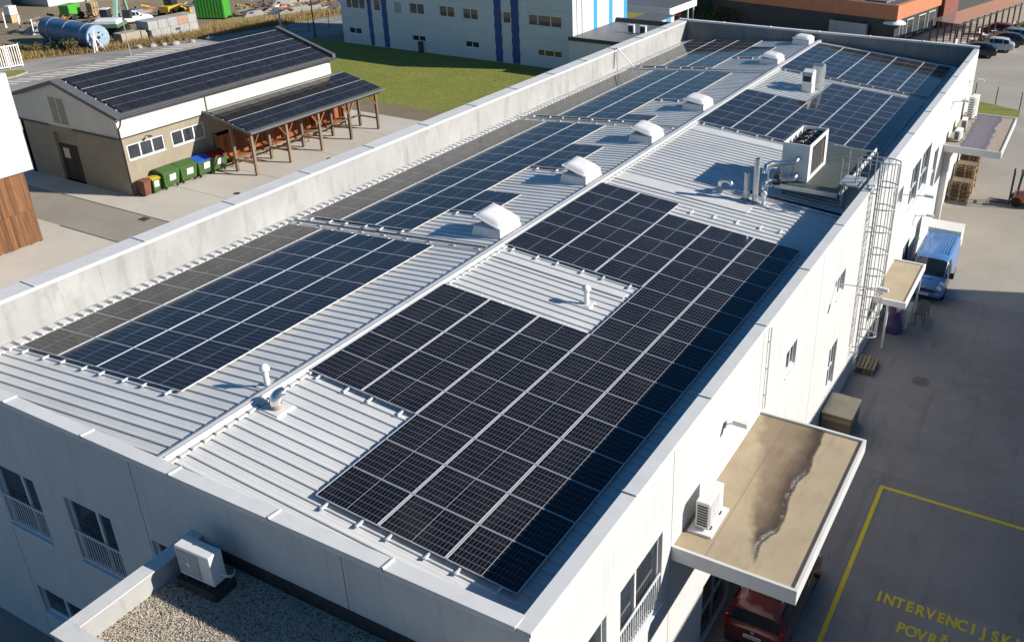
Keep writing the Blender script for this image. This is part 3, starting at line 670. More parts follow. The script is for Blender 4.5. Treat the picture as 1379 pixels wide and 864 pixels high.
mb = MB(); mb.box(px0+0.06, px1-0.06, py0+0.061, py1-0.061, PZ-0.06, PZ-0.034); mb.build('deck_pan', M['grating'], pl)
for xx in (23.6, 26.3, 29.2):
    for yy in (-9.0, -6.5):
        q = MB(); z = zR(yy)-0.02; q.box(xx-0.06, xx+0.06, yy-0.06, yy+0.06, z, PZ-0.161); q.box(xx-0.15, xx+0.15, yy-0.15, yy+0.15, z-0.01, z+0.04); q.build('post', M['galv'], pl)
# punched edge beam on the right side
mb = MB(); mb.box(px0+0.2, px1, py0-0.05, py0-0.003, PZ-0.10, PZ+0.16); eb = mb.build('edge_beam', M['ac_white'], pl)
for i in range(12):
    q = MB(); xx = px0+0.55+i*0.46; q.box(xx, xx+0.17, py0-0.058, py0-0.045, PZ-0.02, PZ+0.10); q.build('slot', M['dark_metal'], eb)
ch = thing('rooftop_chiller', 'big white rooftop chiller with top fans and side grille', 'chiller', (25.2, -6.95, PZ))
cx0, cx1, cy0, cy1, cz0, cz1 = 23.67, 26.37, -7.5, -6.38, PZ+0.02, 9.95
mb = MB(); T_ = 0.05
mb.box(cx0, cx1, cy1-T_, cy1, cz0, cz1); mb.box(cx0, cx0+T_, cy0, cy1-T_, cz0, cz1); mb.box(cx1-T_, cx1, cy0, cy1-T_, cz0, cz1)
mb.box(cx0+T_, cx1-T_, cy0, cy0+T_, cz0, cz0+0.16); mb.box(cx0+T_, cx1-T_, cy0, cy0+T_, cz1-0.16, cz1); mb.box(cx0+T_, cx0+0.4, cy0, cy0+T_, cz0+0.16, cz1-0.16); mb.box(cx1-0.35, cx1-T_, cy0, cy0+T_, cz0+0.16, cz1-0.16)
mb.box(cx0+T_, cx1-T_, cy0+T_, cy1-T_, cz1-0.32, cz1-0.24)
mb.build('casing', M['ac_white'], ch)
mb = MB(); mb.box(cx0+0.4, cx1-0.35, cy0+0.05, cy0+0.09, cz0+0.16, cz1-0.16)
M['coil'] = mat('coil', (0.10, 0.075, 0.055), 0.6, metal=0.3, var=0.3, scale=6, streak=0.4)
g_ = mb.build('grille', M['coil'], ch)
for i in range(9):
    q = MB(); xx = cx0+0.43+i*0.19; q.box(xx, xx+0.018, cy0+0.02, cy0+0.05, cz0+0.16, cz1-0.16); q.build('bar', M['ac_grey'], g_)
for i, (fx, fy) in enumerate(((24.55, -6.72), (24.6, -7.18), (25.3, -6.72), (25.3, -7.18), (25.95, -6.72), (25.95, -7.18))):
    q = MB(); q.lathe([(0.19, 0.0), (0.21, 0.0), (0.21, 0.17), (0.19, 0.17), (0.19, 0.0)], (fx, fy, cz1-0.239), 20)
    fn = q.build('fan', M['dark_metal'], ch)
    q = MB(); q.cyl((fx, fy, cz1-0.22), (fx, fy, cz1-0.10), 0.05, n=12)
    for k in range(5):
        a = k*2*math.pi/5+i; q.bar((fx, fy, cz1-0.15), (fx+0.18*math.cos(a), fy+0.18*math.sin(a), cz1-0.13), 0.09, 0.012)
    q.build('blades', M['black'], fn)
# insulated pipework
pw = thing('insulated_pipework', 'lagged aluminium pipes on a stand in front of the chiller', 'pipes', (23, -6.9, zR(6.9)))
for z0 in (8.55, 9.25):
    q = MB(); q.tube([(cx0+0.01, -7.05, z0+0.12), (cx0-0.14, -7.05, z0+0.10), (cx0-0.28, -7.0, z0+0.02), (cx0-0.32, -6.85, z0), (22.9, -6.2, z0), (22.55, -6.1, z0-0.02), (22.45, -6.1, z0-0.3)], 0.105, 12)
    q.build('pipe', M['steel_bright'], pw)
q = MB(); q.tube([(23.3, -6.5, 8.5), (23.3, -6.5, 9.2)], 0.03, 8); q.tube([(22.75, -6.15, 8.0), (22.75, -6.15, 9.4)], 0.03, 8); q.tube([(23.6, -6.85, 7.8), (23.6, -6.85, 9.3)], 0.03, 8); q.bar((22.4, -6.0, 8.35), (23.8, -7.0, 8.35), 0.05); q.bar((22.75, -6.15, 9.12), (23.6, -6.85, 9.12), 0.05); q.build('stand', M['galv'], pw)
q = MB(); q.cyl((22.95, -6.45, 8.7), (23.25, -6.45, 8.7), 0.13, n=12); q.box(23.0, 23.2, -6.6, -6.3, 8.35, 8.6); q.build('pump', M['black'], pw)
for (a, b) in (((22.4, -5.0), (22.4, -9.3)), ((22.62, -5.5), (22.62, -9.3))):
    q = MB(); q.tube([(a[0], a[1], zR(a[1])+0.10), (b[0], b[1], zR(b[1])+0.10)], 0.045, 8); q.build('ground_pipe', M['steel_bright'] if a[0] < 22.5 else M['rubber'], pw)
# broad cover strips on the bare right slope
for (x, lb) in ((20.95, 0), (28.75, 0)):
    q = MB(); a, b = 0.22, 6.1
    for (c, d) in ((a, a+2.0), (a+2.01, a+4.0), (a+4.01, b)):
        q = MB(); q.hexa([(x-0.34,-d,8.5-0.135-d*TA+0.02),(x+0.34,-d,8.5-0.135-d*TA+0.02),(x+0.34,-c,8.5-0.135-c*TA+0.02),(x-0.34,-c,8.5-0.135-c*TA+0.02),(x-0.34,-d,8.5-0.135-d*TA+0.055),(x+0.34,-d,8.5-0.135-d*TA+0.055),(x+0.34,-c,8.5-0.135-c*TA+0.055),(x-0.34,-c,8.5-0.135-c*TA+0.055)])
        q.build('cover_strip', M['flash'], bld)
q = MB(); a, b, x = 0.25, 5.2, 12.0
q.hexa([(x-0.17,-b,8.365-b*TA+0.02),(x+0.17,-b,8.365-b*TA+0.02),(x+0.17,-a,8.365-a*TA+0.02),(x-0.17,-a,8.365-a*TA+0.02),(x-0.17,-b,8.365-b*TA+0.05),(x+0.17,-b,8.365-b*TA+0.05),(x+0.17,-a,8.365-a*TA+0.05),(x-0.17,-a,8.365-a*TA+0.05)]); q.build('cover_strip', M['flash'], bld)
# loose rail stubs waiting beyond the long array
for i, d in enumerate((4.3, 5.2, 6.1, 7.0, 7.75)):
    z = zR(d)+0.05; tag(MB().bar((19.2+0.1*i, -d, z), (19.52+0.1*i, -d, z), 0.05, 0.06).build('rail_stub', M['alu'], org=None), 'short aluminium rail stub on the ribs past the long black array', 'rail', 'rail stubs on the right slope')
tag(MB().bar((17.9, -9.35, zR(9.35)+0.05), (18.6, -9.35, zR(9.35)+0.05), 0.06, 0.05).build('loose_rail', M['alu'], org=None), 'loose aluminium rail lying in the parapet shadow', 'rail')
# cable trays across the left slope and along the right
def tray(x, y0, y1, label):
    t = thing('cable_tray', label, 'cable tray', (x, (y0+y1)/2, zR((y0+y1)/2)), 0, 'cable trays across the roof')
    q = MB()
    for dx in (-0.07, 0.07): q.bar((x+dx, y0, zR(y0)+0.11), (x+dx, y1, zR(y1)+0.11), 0.012, 0.05)
    q.build('side_rails', M['galv'], t)
    q = MB(); q.bar((x, y0, zR(y0)+0.08), (x, y1, zR(y1)+0.08), 0.13, 0.008); q.build('floor', M['zinc'], t)
    q = MB(); q.tube([(x-0.02, y0, zR(y0)+0.11), (x+0.02, (y0+y1)/2, zR((y0+y1)/2)+0.11), (x-0.02, y1, zR(y1)+0.11)], 0.018, 6); q.build('cable', M['rubber'], t)
    k = int(abs(y1-y0)/1.1)
    for i in range(k+1):
        yy = y0+(y1-y0)*(i+0.3)/(k+0.6); q = MB(); q.box(x-0.13, x+0.13, yy-0.03, yy+0.03, zR(yy)-0.005, zR(yy)+0.078); q.build('foot', M['alu'], t)
tray(12.12, 9.3, 0.25, 'cable tray between the front left array and the stepped array')
tray(28.22, 9.3, 0.25, 'cable tray between the stepped array and the array by the pole')
tray(41.05, 9.3, 0.25, 'cable tray at the foot of the leaning lightning pole')
tray(41.85, -2.6, -9.0, 'cable tray between the two arrays on the right slope beyond the chiller')
# lightning pole leaning on the left parapet
t = thing('lightning_pole', 'thin white pole leaning over the left parapet by the cable tray', 'pole', (41.1, 9.1, 7.7))
q = MB(); q.tube([(41.1, 9.0, zR(9.0)+0.1), (40.6, 10.0, ZL+0.10)], 0.035, 8); q.build('pole', M['white_paint'], t)
q = MB(); q.tube([(40.6, 9.98, ZL+0.10), (40.3, 9.97, ZL+0.02), (40.15, 9.96, 7.75)], 0.02, 6); q.build('cable', M['rubber'], t)
# ================================================================== AC units
def ac_unit(label, loc, rz, w=0.92, d=0.34, h=0.72, fans=1, group=None, base=True):
    t = thing('air_conditioner', label, 'air conditioner', loc, rz, group)
    q = MB(); q.box(-w/2, w/2, -d/2, d/2, 0.06, 0.06+h); q.build('casing', M['ac_white'], t, world=False, bevel=0.02)
    for i in range(fans):
        cx = -w*0.14; cz = 0.06+h/2 if fans == 1 else 0.06+h*(0.27+0.46*i); r = min(0.25, w*0.28) if fans > 1 else h*0.36
        g = MB()
        g.box(cx-r-0.03, cx+r+0.03, -d/2-0.012, -d/2+0.003, cz-r-0.03, cz+r+0.03); gg = g.build('grille', M['ac_grey'], t, world=False)
        b = MB()
        for k in range(9): zz = cz-r+k*2*r/8; b.box(cx-r, cx+r, -d/2-0.022, -d/2-0.012, zz-0.006, zz+0.006)
        b.cyl((cx, -d/2-0.013, cz), (cx, -d/2-0.026, cz), 0.055, n=16); b.build('guard', M['ac_white'], gg, world=False)
    s = MB()   # finned side
    for k in range(8): zz = 0.14+k*(h-0.14)/8; s.box(-w/2-0.006, -w/2+0.002, -d/2+0.05, d/2-0.05, zz, zz+0.05)
    s.build('side_fins', M['dark_metal'], t, world=False)
    for sx in (-1, 1):
        f = MB(); f.box(sx*w*0.33-0.05, sx*w*0.33+0.05, -d/2-0.02, d/2+0.02, 0, 0.062); f.build('foot', M['dark_metal'], t, world=False)
    l = MB(); l.tube([(w/2, 0.05, 0.22), (w/2+0.10, 0.07, 0.20), (w/2+0.14, 0.16, 0.12), (w/2+0.05, d/2+0.14, 0.1)], 0.016, 6); l.tube([(w/2, 0.0, 0.30), (w/2+0.14, 0.04, 0.28), (w/2+0.18, 0.18, 0.16), (w/2+0.02, d/2+0.18, 0.12)], 0.012, 6); l.build('pipes', M['ac_white'], t, world=False)
    return t
def pad(loc, w, d, h, rz, label, mt='flash'):
    q = MB(); q.box(-w/2, w/2, -d/2, d/2, 0, h); o = q.build('roof_pad', M[mt], None, org=None); o.location = loc; o.rotation_euler = (0, 0, rz); tag(o, label, 'pad')
pad((-2.17, -2.55, 6.905), 1.12, 0.55, 0.24, R(-90+2), 'dark rubber pad under the air conditioner on the gravel', 'bitumen')
ac_unit('white air conditioner standing on the gravel roof of the annex', (-2.17, -2.52, 7.145), R(-90+2), 0.98, 0.34, 0.76)
pad((5.95, -10.62, 5.742), 1.2, 0.62, 0.06, R(0), 'pale plastic tray under the air conditioner on the stained canopy', 'white_paint')
ac_unit('white air conditioner on the brown-stained canopy', (5.95, -10.62, 5.80), R(0), 0.95, 0.36, 0.78)
ac_unit('tall grey-grilled air conditioner at the wall end of the far canopy', (48.9, -10.75, 5.14), R(-10), 0.95, 0.36, 1.35, fans=2, group=None)
ac_unit('small white air conditioner on the far canopy near its edge', (43.6, -10.75, 5.14), R(-6), 0.85, 0.32, 0.62)
ac_unit('white air conditioner between two others on the far canopy', (45.9, -10.72, 5.14), R(4), 0.85, 0.32, 0.66)
# ================================================================== ground, yards, roads
def sheet_obj(name, pts, z, mt, parent=None, kind='structure', **kw):
    q = MB(); q.poly([(x, y, z) for x, y in pts]); return q.build(name, mt, parent, world=False, kind=None if parent else kind, **kw)
def asphalt_mat(name, base=0.055, warm=1.0):
    q = NB(name); p = q.pos(); a = q.noise(p, 0.16, 6, 0.6); b = q.noise(p, 1.4, 6, 0.65); f = q.noise(p, 55, 2, 0.7); g = q.noise(p, 9, 3)
    c = q.mix(q.ramp(a, 0.35, 0.65), (base*0.85*warm, base*0.85, base*0.76), (base*1.2*warm, base*1.19, base*1.06))
    c = q.mix(q.ramp(b, 0.5, 0.75, 0, 0.45), c, (base*1.45*warm, base*1.42, base*1.25))
    c = q.mix(q.ramp(q.noise(q.scale(p, (0.35, 1.6, 1)), 0.9, 5), 0.58, 0.72, 0, 0.5), c, (base*0.55, base*0.55, base*0.55))
    c = q.mix(q.ramp(f, 0.55, 0.75, 0, 0.35), c, (base*2.6, base*2.5, base*2.3)); c = q.mix(q.ramp(g, 0.66, 0.74, 0, 0.5), c, (base*0.6, base*0.6, base*0.6))
    vo = q.n('ShaderNodeTexVoronoi', feature='DISTANCE_TO_EDGE'); vo.inputs['Scale'].default_value = 0.22
    wv = q.n('ShaderNodeVectorMath', operation='ADD'); q.L.new(p, wv.inputs[0]); nz = q.n('ShaderNodeTexNoise'); nz.inputs['Scale'].default_value = 0.9; q.L.new(p, nz.inputs['Vector']); q.L.new(nz.outputs['Color'], wv.inputs[1]); q.L.new(wv.outputs[0], vo.inputs['Vector'])
    cr = q.math('MULTIPLY', q.ramp(vo.outputs['Distance'], 0.001, 0.005, 0.35, 0.0), q.ramp(q.noise(p, 0.3, 3), 0.52, 0.60))
    c = q.mix(cr, c, (base*0.3, base*0.3, base*0.3))
    ty = q.math('MULTIPLY', q.ramp(q.noise(q.scale(p, (0.045, 1.5, 1)), 1.0, 3, 0.5, 0.5), 0.56, 0.66, 0, 0.3), q.ramp(q.noise(p, 0.25, 2), 0.4, 0.6))
    c = q.mix(ty, c, (base*0.45, base*0.44, base*0.43))
    pt_ = q.n('ShaderNodeTexVoronoi', distance='CHEBYCHEV'); pt_.inputs['Scale'].default_value = 0.13; q.L.new(p, pt_.inputs['Vector']); pc2 = q.xyz(pt_.outputs['Color'])
    c = q.mix(q.ramp(pc2[0], 0.80, 0.81, 0, 0.22), c, (base*0.62, base*0.61, base*0.6))
    q.bump(f, 0.25, 0.008); return q.fin(c, 0.9)
M['asphalt'] = asphalt_mat('asphalt', 0.225, 1.13)
M['asphalt_old'] = asphalt_mat('asphalt_old', 0.24, 1.1)
def grass_mat(name, a, b, c_):
    q = NB(name); p = q.pos(); n = q.noise(p, 0.35, 6, 0.65); f = q.noise(p, 14, 4, 0.75); g = q.noise(p, 2.2, 5)
    c = q.mix(q.ramp(n, 0.35, 0.68), a, b); c = q.mix(q.ramp(g, 0.5, 0.75, 0, 0.55), c, c_); c = q.mix(q.ramp(f, 0.4, 0.7, 0, 0.6), c, tuple(v*0.5 for v in a))
    q.bump(f, 0.8, 0.08); return q.fin(c, 1.0)
M['lawn'] = grass_mat('lawn', (0.21, 0.235, 0.03), (0.28, 0.285, 0.05), (0.33, 0.275, 0.09))
M['dry'] = grass_mat('dry', (0.33, 0.225, 0.085), (0.42, 0.30, 0.125), (0.20, 0.145, 0.065))
M['dirt'] = grass_mat('dirt', (0.235, 0.18, 0.115), (0.29, 0.23, 0.155), (0.19, 0.15, 0.10))
def yard_mat(name, a, b):
    q = NB(name); p = q.pos(); n = q.noise(p, 0.22, 6, 0.6); g = q.noise(p, 1.7, 5); f = q.noise(p, 40, 2)
    c = q.mix(q.ramp(n, 0.35, 0.68), a, b); c = q.mix(q.ramp(g, 0.55, 0.78, 0, 0.4), c, tuple(v*0.78 for v in a)); c = q.mix(q.ramp(f, 0.5, 0.75, 0, 0.2), c, tuple(v*0.6 for v in a))
    q.bump(f, 0.15, 0.006); return q.fin(c, 0.9)
M['yard'] = yard_mat('yard', (0.49, 0.445, 0.375), (0.56, 0.51, 0.435))
M['yard_strip'] = yard_mat('yard_strip', (0.27, 0.24, 0.20), (0.33, 0.295, 0.245))
M['lot'] = yard_mat('lot', (0.32, 0.285, 0.235), (0.39, 0.35, 0.29))
def worn_paint(name, col, under):
    q = NB(name); p = q.pos(); a = q.noise(p, 2.0, 5, 0.7); b = q.noise(p, 30, 3, 0.7)
    wear = q.math('ADD', q.math('MULTIPLY', a, 0.55), q.math('MULTIPLY', b, 0.45))
    return q.fin(q.mix(q.ramp(wear, 0.54, 0.64, 0.0, 0.6), col, under), 0.85)
M['yellow_paint'] = worn_paint('yellow_paint', (0.78, 0.56, 0.03), (0.30, 0.26, 0.17))
M['white_line'] = worn_paint('white_line', (0.60, 0.57, 0.50), (0.30, 0.28, 0.24))
M['line_dark'] = mat('line_dark', (0.045, 0.042, 0.04), 0.8, var=0.2)

G0 = sheet_obj('ground', [(-700, -700), (900, -700), (900, 900), (-700, 900)], -0.014, M['dirt'])
asp = sheet_obj('asphalt_yard', [(-60, -60), (33.5, -60), (33.5, 60), (-60, 60)], -0.010, M['asphalt'])
lot = sheet_obj('parking_lot', [(33.5, -60), (150, -60), (150, 26.0), (33.5, 26.0)], -0.010, M['lot'])
# transition: the paler surface towards the parking begins at a straight edge
yd = sheet_obj('concrete_yard', [(-12, YL), (46.4, YL), (46.4, 62), (-12, 62)], -0.006, M['yard'])
sheet_obj('asphalt_strip', [(18.2, YL), (21.55, YL), (21.55, 62), (18.2, 62)], 0.0, M['yard_strip'], yd)
lw = sheet_obj('lawn', [(46.8, YL), (66.8, YL), (66.8, 63.0), (46.8, 63.0)], -0.002, M['lawn'])
rw = random.Random(4); _e = [(45.9, YL)]+[(47.2+max(0, 1.9-abs(y_-36)*0.12)+rw.uniform(-.35, .45), y_) for y_ in [YL+0.55*k for k in range(93)]]+[(45.9, 62)]
ds = sheet_obj('worn_earth_strip', _e, 0.002, M['dirt'])
rd = sheet_obj('road', [(-60, 62.5), (66, 62.5), (100, 60), (100, 69), (72, 71.5), (60, 74.0), (52, 76.5), (46, 80), (41, 92), (30, 92), (33, 76), (-60, 76)], -0.004, M['asphalt_old'])
# kerb along the yard edge, drains and joints
for a in ((21.56, YL, 21.62, 41),): q = MB(); q.box(a[0], a[2], a[1], a[3], -0.004, 0.012); q.build('drain_channel', M['line_dark'], yd, world=False)
q = MB(); q.box(18.12, 18.18, YL, 36, -0.004, 0.004); q.build('expansion_joint', M['line_dark'], yd, world=False)
q = MB(); q.box(19.86, 19.885, YL, 40, 0.001, 0.004); q.build('expansion_joint', M['concrete_dark'], yd, world=False)
q = MB(); q.box(20.95, 21.45, 32.1, 32.7, 0.001, 0.010); q.build('drain_grate', M['wood_dark'], yd, world=False)
for xx in (26, 30.4, 36.0, 41.5): q = MB(); q.box(xx, xx+0.03, YL, 36, -0.005, 0.001); q.build('expansion_joint', M['yard_strip'], yd, world=False)
for (xx, yy) in ((35.2, 30.6), (45.3, 30.4), (27.0, 30.9)): q = MB(); q.cyl((xx, yy, -0.004), (xx, yy, 0.008), 0.22, n=16); q.build('gully_cover', M['line_dark'], yd, world=False)
# road paint: a row of slanted bars and an edge line
for i in range(20):
    x = 36.5+i*1.12; y = 73.4+max(0, 43-x)*0.12
    q = MB(); q.poly([(x, y, 0.002), (x+0.55, y, 0.002), (x+1.65, y-2.1, 0.002), (x+1.10, y-2.1, 0.002)]); q.build('painted_bar', M['white_line'], rd, world=False)
q = MB(); q.poly([(40.6, 75.1, 0.002), (46.5, 73.75, 0.002), (46.5, 73.55, 0.002), (40.6, 74.8, 0.002)]); q.build('painted_line', M['white_line'], rd, world=False)
q = MB(); q.poly([(45.0, 77.0, 0.002), (48.5, 75.6, 0.002), (48.5, 75.5, 0.002), (45.0, 76.9, 0.002)]); q.build('painted_line', M['white_line'], rd, world=False)
# kerbed grass island at the gate
isl = [(36, 79.0), (40.4, 77.9), (41.4, 76.7), (41.0, 75.6), (39.4, 74.9), (36, 75.2)]
ki = sheet_obj('grass_island', isl, 0.10, M['lawn'])
q = MB()
for i in range(len(isl)):
    a, b = isl[i], isl[(i+1) % len(isl)]; q.bar((a[0], a[1], 0.05), (b[0], b[1], 0.05), 0.16, 0.13)
q.build('kerb', M['concrete_warm'], ki, world=False)
# yellow marked zone with lettering
q = MB(); q.box(16.78, 16.92, -21.5, -13.10, -0.006, -0.004); q.build('painted_line', M['yellow_paint'], asp, world=False)
q = MB(); q.box(-2, 16.779, -13.24, -13.10, -0.006, -0.004); q.build('painted_line', M['yellow_paint'], asp, world=False)
def letters(txt, x, y, size, pitch):
    for i, chh in enumerate(txt):
        if chh == ' ': continue
        cu = bpy.data.curves.new('letter', 'FONT'); cu.body = chh; cu.size = size; cu.align_x = 'CENTER'; cu.extrude = 0.001; cu.offset = 0.021
        to = bpy.data.objects.new('letter', cu); COL.objects.link(to)
        dg = bpy.context.evaluated_depsgraph_get(); me = bpy.data.meshes.new_from_object(to.evaluated_get(dg)); bpy.data.objects.remove(to)
        me.materials.clear(); me.materials.append(M['yellow_paint'])
        o = newob('painted_letter', me, asp, (x, y-(i+0.5)*pitch, -0.004), (0, 0, R(-90))); o.scale = (0.72 if chh not in 'IJ' else 0.85, 1, 1)
letters('INTERVENCIJSKA', 11.32, -14.16, 0.60, 0.305)
letters('POVRŠINA', 10.36, -15.0, 0.60, 0.305)
M['cover'] = mat('cover', (0.15, 0.14, 0.13), 0.8, var=0.2, scale=5)
# manhole covers
for (x, y, r) in ((24.7, -13.04, 0.37),):
    q = MB(); q.cyl((x, y, -0.008), (x, y, -0.002), r, n=24)
    mo = q.build('manhole_cover', M['cover'], asp, world=False)
    q = MB()
    for k in range(-3, 4): q.box(x+k*0.09-0.02, x+k*0.09+0.02, y-0.22, y+0.22, -0.002, 0.002)
    q.build('tread', M['cover'], mo, world=False)
# grass triangle and fence posts by the rear corner
tri = sheet_obj('grass_verge', [(53, YR+4), (74.6, -7.0), (72.4, -12.2), (70.2, -12.3), (69.5, -8.0), (53, -10.5)], -0.004, M['lawn'])
for (x, y) in ((73.45, -10.06), (72.45, -12.1), (74.3, -8.2)):
    q = MB(); q.cyl((x, y, 0), (x, y, 1.5), 0.04, n=8); q.cyl((x, y, 1.5), (x, y, 1.56), 0.05, 0.02, n=8)
    o = q.build('fence_post', M['dark_metal'], None, org=None); tag(o, 'thin dark fence post at the edge of the grass verge', 'post', 'posts along the grass verge')

# neighbouring hall beyond the right edge, whose shadow lies over the yard
hall = thing('neighbour_hall', 'plain grey hall across the asphalt yard', 'building', (0, -38, 0))
q = MB(); q.prism([(-45, 0), (41.3, 0), (41.3, 11.0), (15, 13.0), (-45, 13.0)], lambda u, v, w: (u, w, v), -46, -30); q.build('wall', M['concrete'], hall)
q = MB(); q.hexa([(-45.2, -46.2, 13.01), (15, -46.2, 13.01), (15, -29.98, 13.01), (-45.2, -29.98, 13.01), (-45.2, -46.2, 13.05), (15, -46.2, 13.05), (15, -29.98, 13.05), (-45.2, -29.98, 13.05)]); q.build('roof', M['roof_grey'], hall)
for i in range(8):
    x = -30+i*9; q = MB(); q.box(x, x+3.2, -30.0, -29.96, 5.6, 7.2); w_ = q.build('window', M['white_frame'], hall)
    q = MB(); q.box(x+0.1, x+3.1, -29.965, -29.95, 5.7, 7.1); q.build('pane', M['glass'], w_)

# ================================================================== things along the right wall
# caged ladder
lad = thing('caged_ladder', 'tall galvanised caged ladder climbing the white wall to the roof', 'ladder', (23.35, YR, 0))
lx0, lx1, ly = 23.1, 23.6, YR-0.22
for xx in (lx0, lx1):
    q = MB(); q.cyl((xx, ly, 0.5), (xx, ly, 9.95), 0.03, n=8); q.cyl((xx, ly, 9.93), (xx, ly+0.85, 9.93), 0.03, n=8); q.cyl((xx, ly+0.85, 9.93), (xx, ly+0.85, 8.85), 0.03, n=8); q.build('side_rail', M['ladder'], lad)
for i in range(32):
    q = MB(); q.cyl((lx0, ly, 0.62+i*0.28), (lx1, ly, 0.62+i*0.28), 0.018, n=6); q.build('rung', M['ladder'], lad)
for i in range(9):
    zz = 2.4+i*0.94; q = MB(); pts = [(lx0-0.03, ly, zz)]+[(23.35-0.38*math.cos(a), ly-0.05-0.66*math.sin(a), zz) for a in [R(12+k*15.6) for k in range(11)]]+[(lx1+0.03, ly, zz)]
    q.tube(pts, 0.024, 6); q.build('hoop', M['ladder'], lad)
for k in range(7):
    a = R(12+k*26); x, y = 23.35-0.38*math.cos(a), ly-0.05-0.66*math.sin(a)
    q = MB(); q.cyl((x, y, 2.4), (x, y, 9.92), 0.019, n=6); q.build('cage_strap', M['ladder'], lad)
for zz in (1.5, 4.2, 7.0, 8.6):
    for xx in (lx0, lx1): q = MB(); q.box(xx-0.015, xx+0.015, ly, YR+0.004, zz, zz+0.04); q.build('wall_bracket', M['ladder'], lad)
q = MB(); q.box(22.75, 23.95, -9.8, -9.0, 8.86, 8.92); q.build('step_over_platform', M['ladder'], lad)
for (x, y) in ((22.78, -9.05), (23.92, -9.05)):
    q = MB(); q.cyl((x, y, 8.92), (x, y, 10.0), 0.02, n=6); q.cyl((x, y, 10.0), (x, -10.1, 10.0), 0.02, n=6); q.cyl((x, y, 9.5), (x, -10.1, 9.5), 0.015, n=6); q.cyl((x, -10.1, 10.0), (x, -10.1, 8.83), 0.02, n=6); q.build('guard_rail', M['ladder'], lad)
for xx in (23.0, 23.8): q = MB(); q.cyl((xx, -9.1, zR(9.1)), (xx, -9.1, 8.86), 0.03, n=6); q.build('platform_leg', M['ladder'], lad)

# pallets
def pallet_parts():
    t = MB()
    for i in range(5): y = -0.4+i*0.17; t.box(-0.6, 0.6, y, y+0.12, 0.122, 0.144)
    c = MB()
    for x in (-0.6, -0.06, 0.48): c.box(x, x+0.12, -0.4, 0.4, 0.100, 0.1215)
    for x in (-0.6, -0.06, 0.48):
        for y in (-0.4, -0.06, 0.30): c.box(x, x+0.12, y, y+0.1, 0.0225, 0.0995)
    b = MB()
    for y in (-0.4, -0.06, 0.30): b.box(-0.6, 0.6, y, y+0.1, 0.0, 0.022)
    return t, c, b
pt, pc, pb = pallet_parts()
whole = MB()
for mm in (pt, pc, pb): whole.add(mm.v, mm.f)
PALLET = whole.mesh('pallet', M['wood_pale'])
M['wood_old'] = wood_mat('wood_old', (0.42, 0.31, 0.19), (0.30, 0.22, 0.14), 0)
PALLET2 = whole.mesh('pallet', M['wood_old'])
for i in range(2):
    root = thing('pallet', ('lower' if i == 0 else 'upper')+' wooden pallet of the pair on the asphalt by the ladder foot', 'pallet', (24.72, -10.72, 0.145*i), R(1.5*i))
    for nm, mbx in (('deck', pt), ('stringer', pc), ('bottom_boards', pb)):
        if nm == 'deck':
            for k in range(5): y = -0.4+k*0.17; q = MB(); q.box(-0.6, 0.6, y, y+0.12, 0.122, 0.144); q.build('deck_board', M['wood_old'], root, world=False)
        else: o = newob(nm, mbx.mesh(nm, M['wood_old']), root)
def stack(x, y, n, lab, grp, rz=0.0, me=None, z0=0.0):
    for i in range(n):
        o = newob('pallet', me or random.choice((PALLET, PALLET2)), None, (x+random.uniform(-.03, .03), y+random.uniform(-.03, .03), z0+i*0.1445), (0, 0, rz+random.uniform(-.03, .03)))
        tag(o, ORD[i]+(' from the ground ' if i else ' ')+lab, 'pallet', grp)
stack(48.15, -10.95, 9, 'wooden pallet in the shortest stack under the far canopy', 'pallets under the far canopy', R(90))
stack(49.5, -10.95, 14, 'wooden pallet in the middle stack under the far canopy', 'pallets in the middle stack', R(90))
stack(50.9, -10.95, 17, 'grey-brown wooden pallet in the tallest stack under the far canopy', 'pallets in the tallest stack', R(90), PALLET2)
# stack of collared crates
cs = thing('wooden_crate', 'pale plywood-topped crate with slatted sides against the white wall', 'crate', (19.65, -10.85, 0))
for i in range(6):
    q = MB(); z = 0.14+i*0.145; e = random.uniform(-.012, .012)
    q.box(18.95+e, 20.45+e, -11.40, -11.37, z, z+0.125); q.box(18.95+e, 20.45+e, -10.30, -10.27, z, z+0.125); q.box(18.95+e, 18.98+e, -11.37, -10.30, z, z+0.125); q.box(20.42+e, 20.45+e, -11.37, -10.30, z, z+0.125)
    q.build('collar', M['wood_pale'], cs)
q = MB(); q.box(18.98, 20.42, -11.36, -10.31, 0.15, 0.99); q.build('load', M['wood_dark'], cs)
q = MB(); q.box(18.92, 20.50, -11.44, -10.24, 1.012, 1.035); q.build('lid', mat('ply', (0.64, 0.53, 0.34), 0.7, var=0.08, scale=2, fine=0.05), cs)
q = MB()
for y in (-11.4, -10.9, -10.4): q.box(18.95, 20.45, y, y+0.12, 0, 0.139)
q.build('runner', M['wood_old'], cs)
# trestle table and a violet cloth bundle under the small canopy
tt = thing('trestle_table', 'dark trestle table standing in front of the blue van', 'table', (30.2, -12.0, 0))
q = MB(); q.box(29.4, 31.0, -12.25, -11.75, 0.72, 0.76); q.build('top', M['dark_metal'], tt)
for (x, y) in ((29.5, -12.2), (30.9, -12.2), (29.5, -11.8), (30.9, -11.8)):
    q = MB(); q.bar((x, y, 0), (x+(0.12 if x < 30 else -0.12), y, 0.72), 0.035); q.build('leg', M['dark_metal'], tt)
q = MB(); q.bar((29.55, -12.2, 0.25), (30.85, -11.8, 0.25), 0.025); q.build('brace', M['dark_metal'], tt)
M['violet'] = mat('violet', (0.10, 0.07, 0.17), 0.85, var=0.3, scale=4, bump=0.5, bscale=6)
q = MB(); rngv = random.Random(5)
prof = [(0.34, 0.0), (0.38, 0.25), (0.30, 0.55), (0.24, 0.85), (0.26, 1.1), (0.14, 1.35), (0.03, 1.42)]
